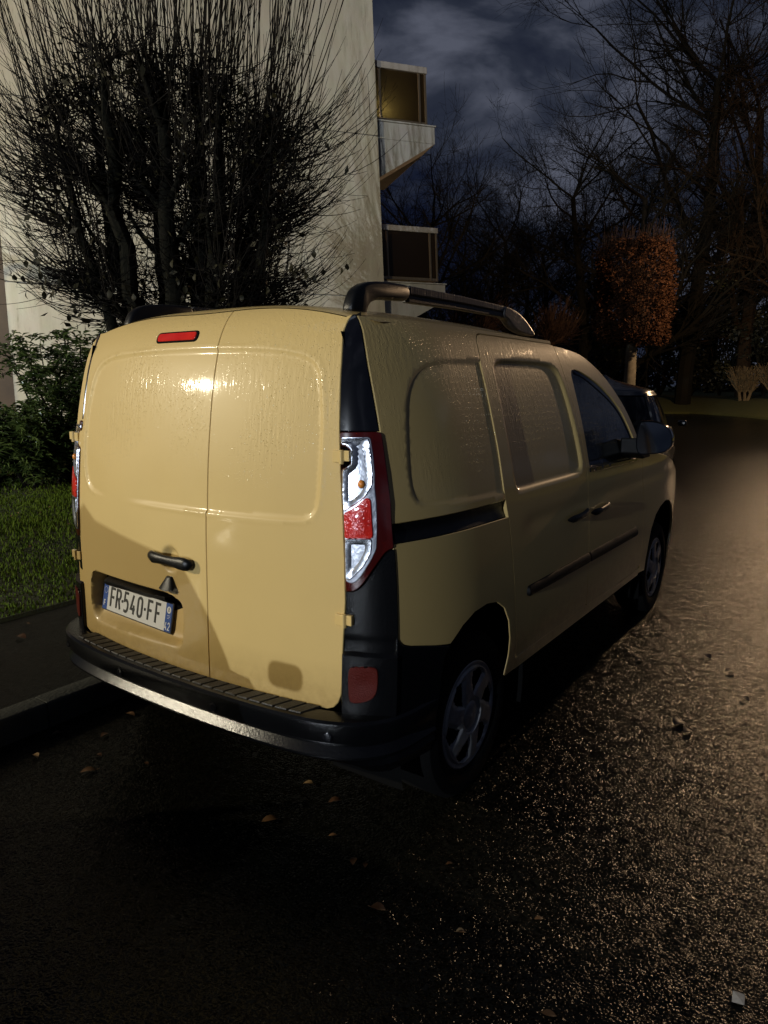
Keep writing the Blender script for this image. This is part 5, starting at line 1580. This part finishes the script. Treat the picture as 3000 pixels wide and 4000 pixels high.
for i, (px, r, H, W, N, mt, lab) in enumerate([(2960, 58, 14.5, 8, 6500, 'olive', 'tall olive green evergreen at the right edge'), (2790, 64, 11, 8, 6000, 'olive', 'olive green evergreen left of the tall one at the edge'), (2680, 62, 8.5, 8, 5500, 'darkleaf', 'dark evergreen bush right of the rust hedge tree'), (2560, 64, 8, 8, 5000, 'darkleaf', 'dark evergreen bush just behind the rust hedge tree'), (2860, 60, 6.5, 8, 5000, 'darkleaf', 'low dark bush behind the cup shaped shrub'), (3040, 58, 6.5, 8, 4500, 'darkleaf', 'low dark bush at the far right edge'), (2420, 66, 7, 9, 4500, 'darkleaf', 'dark bush low behind the van roof, right of the small pollard'), (2280, 68, 6.5, 9, 4000, 'darkleaf', 'dark bush low between the small pollard and the hedge tree'), (2000, 66, 6.5, 9, 4000, 'darkleaf', 'dark bush low between the two small pollards'), (1720, 60, 7.5, 9, 4000, 'darkleaf', 'dark bush low behind the lower balcony')]):
    bush(polar(az_of(px), r), H, W, N, 90 + i, lab, M[mt], .26)
# unlit depth of the wood behind
R = np.random.RandomState(101)
n = 26000
az = R.uniform(-42, 6, n); r = R.uniform(86, 100, n)
hgt = (7 + 2.5 * np.sin(az * .9) + 1.6 * np.sin(az * 2.3 + 1)) * R.uniform(0, 1, n) ** .75
C = np.stack([CAM.x + np.sin(np.radians(az)) * r, CAM.y + np.cos(np.radians(az)) * r, 1.0 + hgt], -1)
V, F = leaf_cloud(R, C, 0, .62, asp=.7)
tag(mk('woodland', V, F, M['darkleaf'], None, False), 'dark mass of the wood far behind the bank', 'woodland', kind='stuff')
# ================================================================ PARKED CARS
M['car_black'] = simple('black_paint', (.003, .003, .0035), .25, coat=.5, coat_r=.05, bump=(190, .10))
M['car_grey'] = simple('grey_paint', (.10, .105, .11), .3, coat=.8)
M['car_glass'] = simple('car_glass', (.002, .002, .0025), .08, spec=.2)
M['head'] = simple('headlamp', (.6, .62, .65), .15, metal=.8, coat=1.0)
def car(name, loc, rz, paint, label, L=4.3, Wd=1.78, H=1.64, belt=1.0, group='cars parked along the kerb'):
    """rear bumper at local y = 0, nose at y = L"""
    e = empty(name, loc, rz); tag(e, label, 'car', group)
    m4 = e.matrix_basis.copy()
    def T(G): return np.array([m4 @ Vector(tuple(p)) for p in np.asarray(G).reshape(-1, 3)]).reshape(np.shape(G))
    N = 72
    th = np.linspace(0, 2 * np.pi, N, endpoint=False)
    def ring(y0, y1, w, z, n=4.5):
        c, s = np.cos(th), np.sin(th)
        yy_ = (y0 + y1) / 2 + (y1 - y0) / 2 * np.sign(s) * np.abs(s) ** (2 / n)
        xx_ = w * np.sign(c) * np.abs(c) ** (2 / n)
        return np.stack([xx_, yy_, np.full(N, z) if np.isscalar(z) else z], -1)
    ztop_ = pchip([0, .3, 3.0 / 4.3 * L - .25, L * .78, L * .93, L], [belt, belt + .01, belt, belt - .08, belt - .17, belt - .24])
    hw = Wd / 2
    rings = []
    for s_, ins, yo in ((0, .10, .10), (.06, .035, .04), (.18, .005, .0), (.45, .0, .0), (.62, .008, .02), (.80, .012, .05), (.93, .03, .07), (1.0, .065, .12), (1.01, .25, .5)):
        R0 = ring(yo, L - yo, hw - ins, 0.0)
        zt_ = ztop_(R0[:, 1])
        R0[:, 2] = .20 + s_ * (zt_ - .20)
        rings.append(R0)
    rings.append(np.column_stack([rings[-1][:, 0] * .1, L / 2 + (rings[-1][:, 1] - L / 2) * .7, np.minimum(ztop_(rings[-1][:, 1]) + .01, belt)]))
    body = grid_mesh('body', T(np.array(rings)), paint, e, close=True, sharp=60)
    yr0, yr1 = .10, L * .735
    def cab(t): return ring(yr0 + .50 * t ** 1.5, yr1 - (L * .26) * t, hw - .075 - .20 * t ** 1.4, belt - .01 + (H - .06 - belt) * t, 4.0)
    grid_mesh('windows', T(np.array([cab(t) for t in np.linspace(0, .93, 8)])), M['car_glass'], e, close=True, sharp=60)
    top = [cab(t) + np.array([0, 0, .006]) for t in (.90, .97, 1.0)]
    c0 = top[-1].mean(0)
    for k, dz in ((.85, .035), (.6, .055), (.3, .062), (.02, .064)):
        q = c0 + (top[-1] - c0) * np.array([k, k, 1]); q[:, 2] += dz; top.append(q)
    top[0][:, :2] = c0[:2] + (top[0][:, :2] - c0[:2]) * 1.012
    grid_mesh('roof', T(np.array(top)), paint, e, close=True, sharp=60)
    # pillars
    for ang_ in (.62, 1.02, 1.75, 2.1, 2.52, np.pi + .62, np.pi + 1.39, np.pi + 2.52):
        k = int(ang_ / (2 * np.pi) * N) % N
        P_ = np.array([cab(t)[k] for t in np.linspace(0, .93, 6)]); c_ = P_.mean(0)
        out = nrm(np.array([P_[0][0], (P_[0][1] - L * .42) * .4, 0]))
        V, F = tubes([(P_ + out * .004, np.full(6, .026))], 6); mk('pillar', T(V), F, paint, e)
    for sg in (-1, 1):
        # tail lamps, headlamps, mirrors
        for (nm, k0, k1, z0, z1, mt, rear) in (('tail_lamp', 0, 0, .72, .98, 'red_lens', True), ('headlamp', 0, 0, .58, .72, 'head', False)):
            V = []
            for u in np.linspace(0, 1, 7):
                if rear:
                    a = 3 * np.pi / 2 + sg * (.30 + .42 * u)
                else:
                    a = np.pi / 2 - sg * (.35 + .40 * u)
                c, s = math.cos(a), math.sin(a)
                n = 4.5
                x_ = (hw - .004) * math.copysign(abs(c) ** (2 / n), c); y_ = L / 2 + (L / 2 - .02) * math.copysign(abs(s) ** (2 / n), s)
                for z in (z0, z1): V.append((x_ * 1.004, y_ + (-.012 if rear else .012), z))
            F = [(2 * i, 2 * i + 1, 2 * i + 3, 2 * i + 2) for i in range(6)]
            o = mk(nm, T(np.array(V)), F, M[mt], e)
            md = o.modifiers.new('solid', 'SOLIDIFY'); md.thickness = .03; md.offset = 0
        mb = MB().box((0, 0, 0), (.13, .07, .085)); V = np.array(mb.v) + np.array([sg * (hw + .09), L * .64, belt + .05])
        o = mk('door_mirror', T(V), mb.f, paint, e); bevel(o, .03, 3)
        for wy in (.76, L - .82):
            pr = [(-.08, .20), (-.10, .22), (-.10, .28), (-.07, .32), (.07, .32), (.10, .28), (.10, .22), (.085, .205), (.07, .19), (.08, .05), (.08, .0)]
            t2 = np.linspace(0, 2 * np.pi, 36, endpoint=False)
            G = np.array([[(sg * (hw - .10) + sg * px, wy + r_ * math.cos(q), .32 + r_ * math.sin(q)) for q in t2] for px, r_ in pr])
            w_ = grid_mesh('wheel', T(G[:9]), M['rubber'], e, close=True)
            grid_mesh('hubcap', T(G[8:]), M['hub'], w_, close=True)
            G = np.array([[(sg * (hw + .003) * (1 if r_ else 1), wy + r_ * math.cos(q), .32 + r_ * math.sin(q)) for q in t2] for r_ in (.37, .0)])
    return e
car('parked_car', (-.77, 6.75, 0), rad(11), M['car_black'], 'black car parked ahead of the van, its roof showing past the van window', H=1.56, belt=.97)
car('parked_car', (-.38, -5.15, 0), rad(0), M['car_grey'], 'grey hatchback parked behind the van outside the picture', L=4.2, H=1.43, belt=.90)

# ================================================================ STREET LAMPS
def lamp_post(pos, post_xy, power, col, label, radius=.11, aim=None):
    pos = Vector(pos)
    e = empty('street_lamp', (post_xy[0], post_xy[1], 0)); tag(e, label, 'street lamp', 'street lamps')
    base = np.array([post_xy[0], post_xy[1], 0.0]); top = np.array([post_xy[0], post_xy[1], pos.z + .25])
    p = [base, base + [0, 0, .9], base + [0, 0, .95], top - [0, 0, .5]]
    r_ = [.085, .085, .062, .045]
    V, F = tubes([(np.array(p), np.array(r_))], 12); mk('post', V, F, M['metal'], e)
    arm = np.array([top - [0, 0, .5], top - [0, 0, .12], top + (np.array(pos) - top) * np.array([.35, .35, 0]) + [0, 0, .05], np.array(pos) + [0, 0, .20]])
    V, F = tubes([(smooth_loop(arm, 2, False), np.full(len(smooth_loop(arm, 2, False)), .032))], 10); mk('arm', V, F, M['metal'], e)
    # shallow lantern hood, open below
    th_ = np.linspace(0, 2 * np.pi, 24, endpoint=False)
    d = nrm(np.array([pos.x - post_xy[0], pos.y - post_xy[1], 0.0]) + 1e-6); s = np.array([-d[1], d[0], 0])
    G = np.array([[np.array(pos) + d * .34 * k * math.cos(q) + s * .16 * k * math.sin(q) + np.array([0, 0, z]) for q in th_] for k, z in ((1.0, .13), (1.02, .16), (.9, .22), (.5, .26), (.02, .27))])
    grid_mesh('lantern_hood', G, M['metal'], e, close=True)
    ld = bpy.data.lights.new('lamp_light', 'SPOT' if aim else 'POINT'); ld.energy = power; ld.color = col; ld.shadow_soft_size = radius
    lo = bpy.data.objects.new('lamp_light', ld); COL.objects.link(lo); lo.location = pos
    if aim:
        ld.spot_size = rad(125); ld.spot_blend = .6
        lo.rotation_euler = (Vector(aim) - pos).to_track_quat('-Z', 'Y').to_euler()
    attach(lo, e)
lamp_post(KEY_POS, (KEY_POS.x - 1.3, KEY_POS.y - .6), KEY_W, KEY_COL, 'street lamp on the verge behind and left of the viewer')
lamp_post(BACK_POS, (BACK_POS.x - 1.6, BACK_POS.y), BACK_W, BACK_COL, 'street lamp down the road behind the viewer')
lamp_post(WALL_FILL_POS, (WALL_FILL_POS.x - .5, WALL_FILL_POS.y - .2), WALL_FILL_W, WALL_FILL_COL, 'low unseen floodlight added to brighten the wall, left of the picture', aim=(-7.2, 5.8, 1.4))
lamp_post(WARM_POS, (WARM_POS.x + 1.8, WARM_POS.y), WARM_W, WARM_COL, 'sodium street lamp up the road just right of the picture')
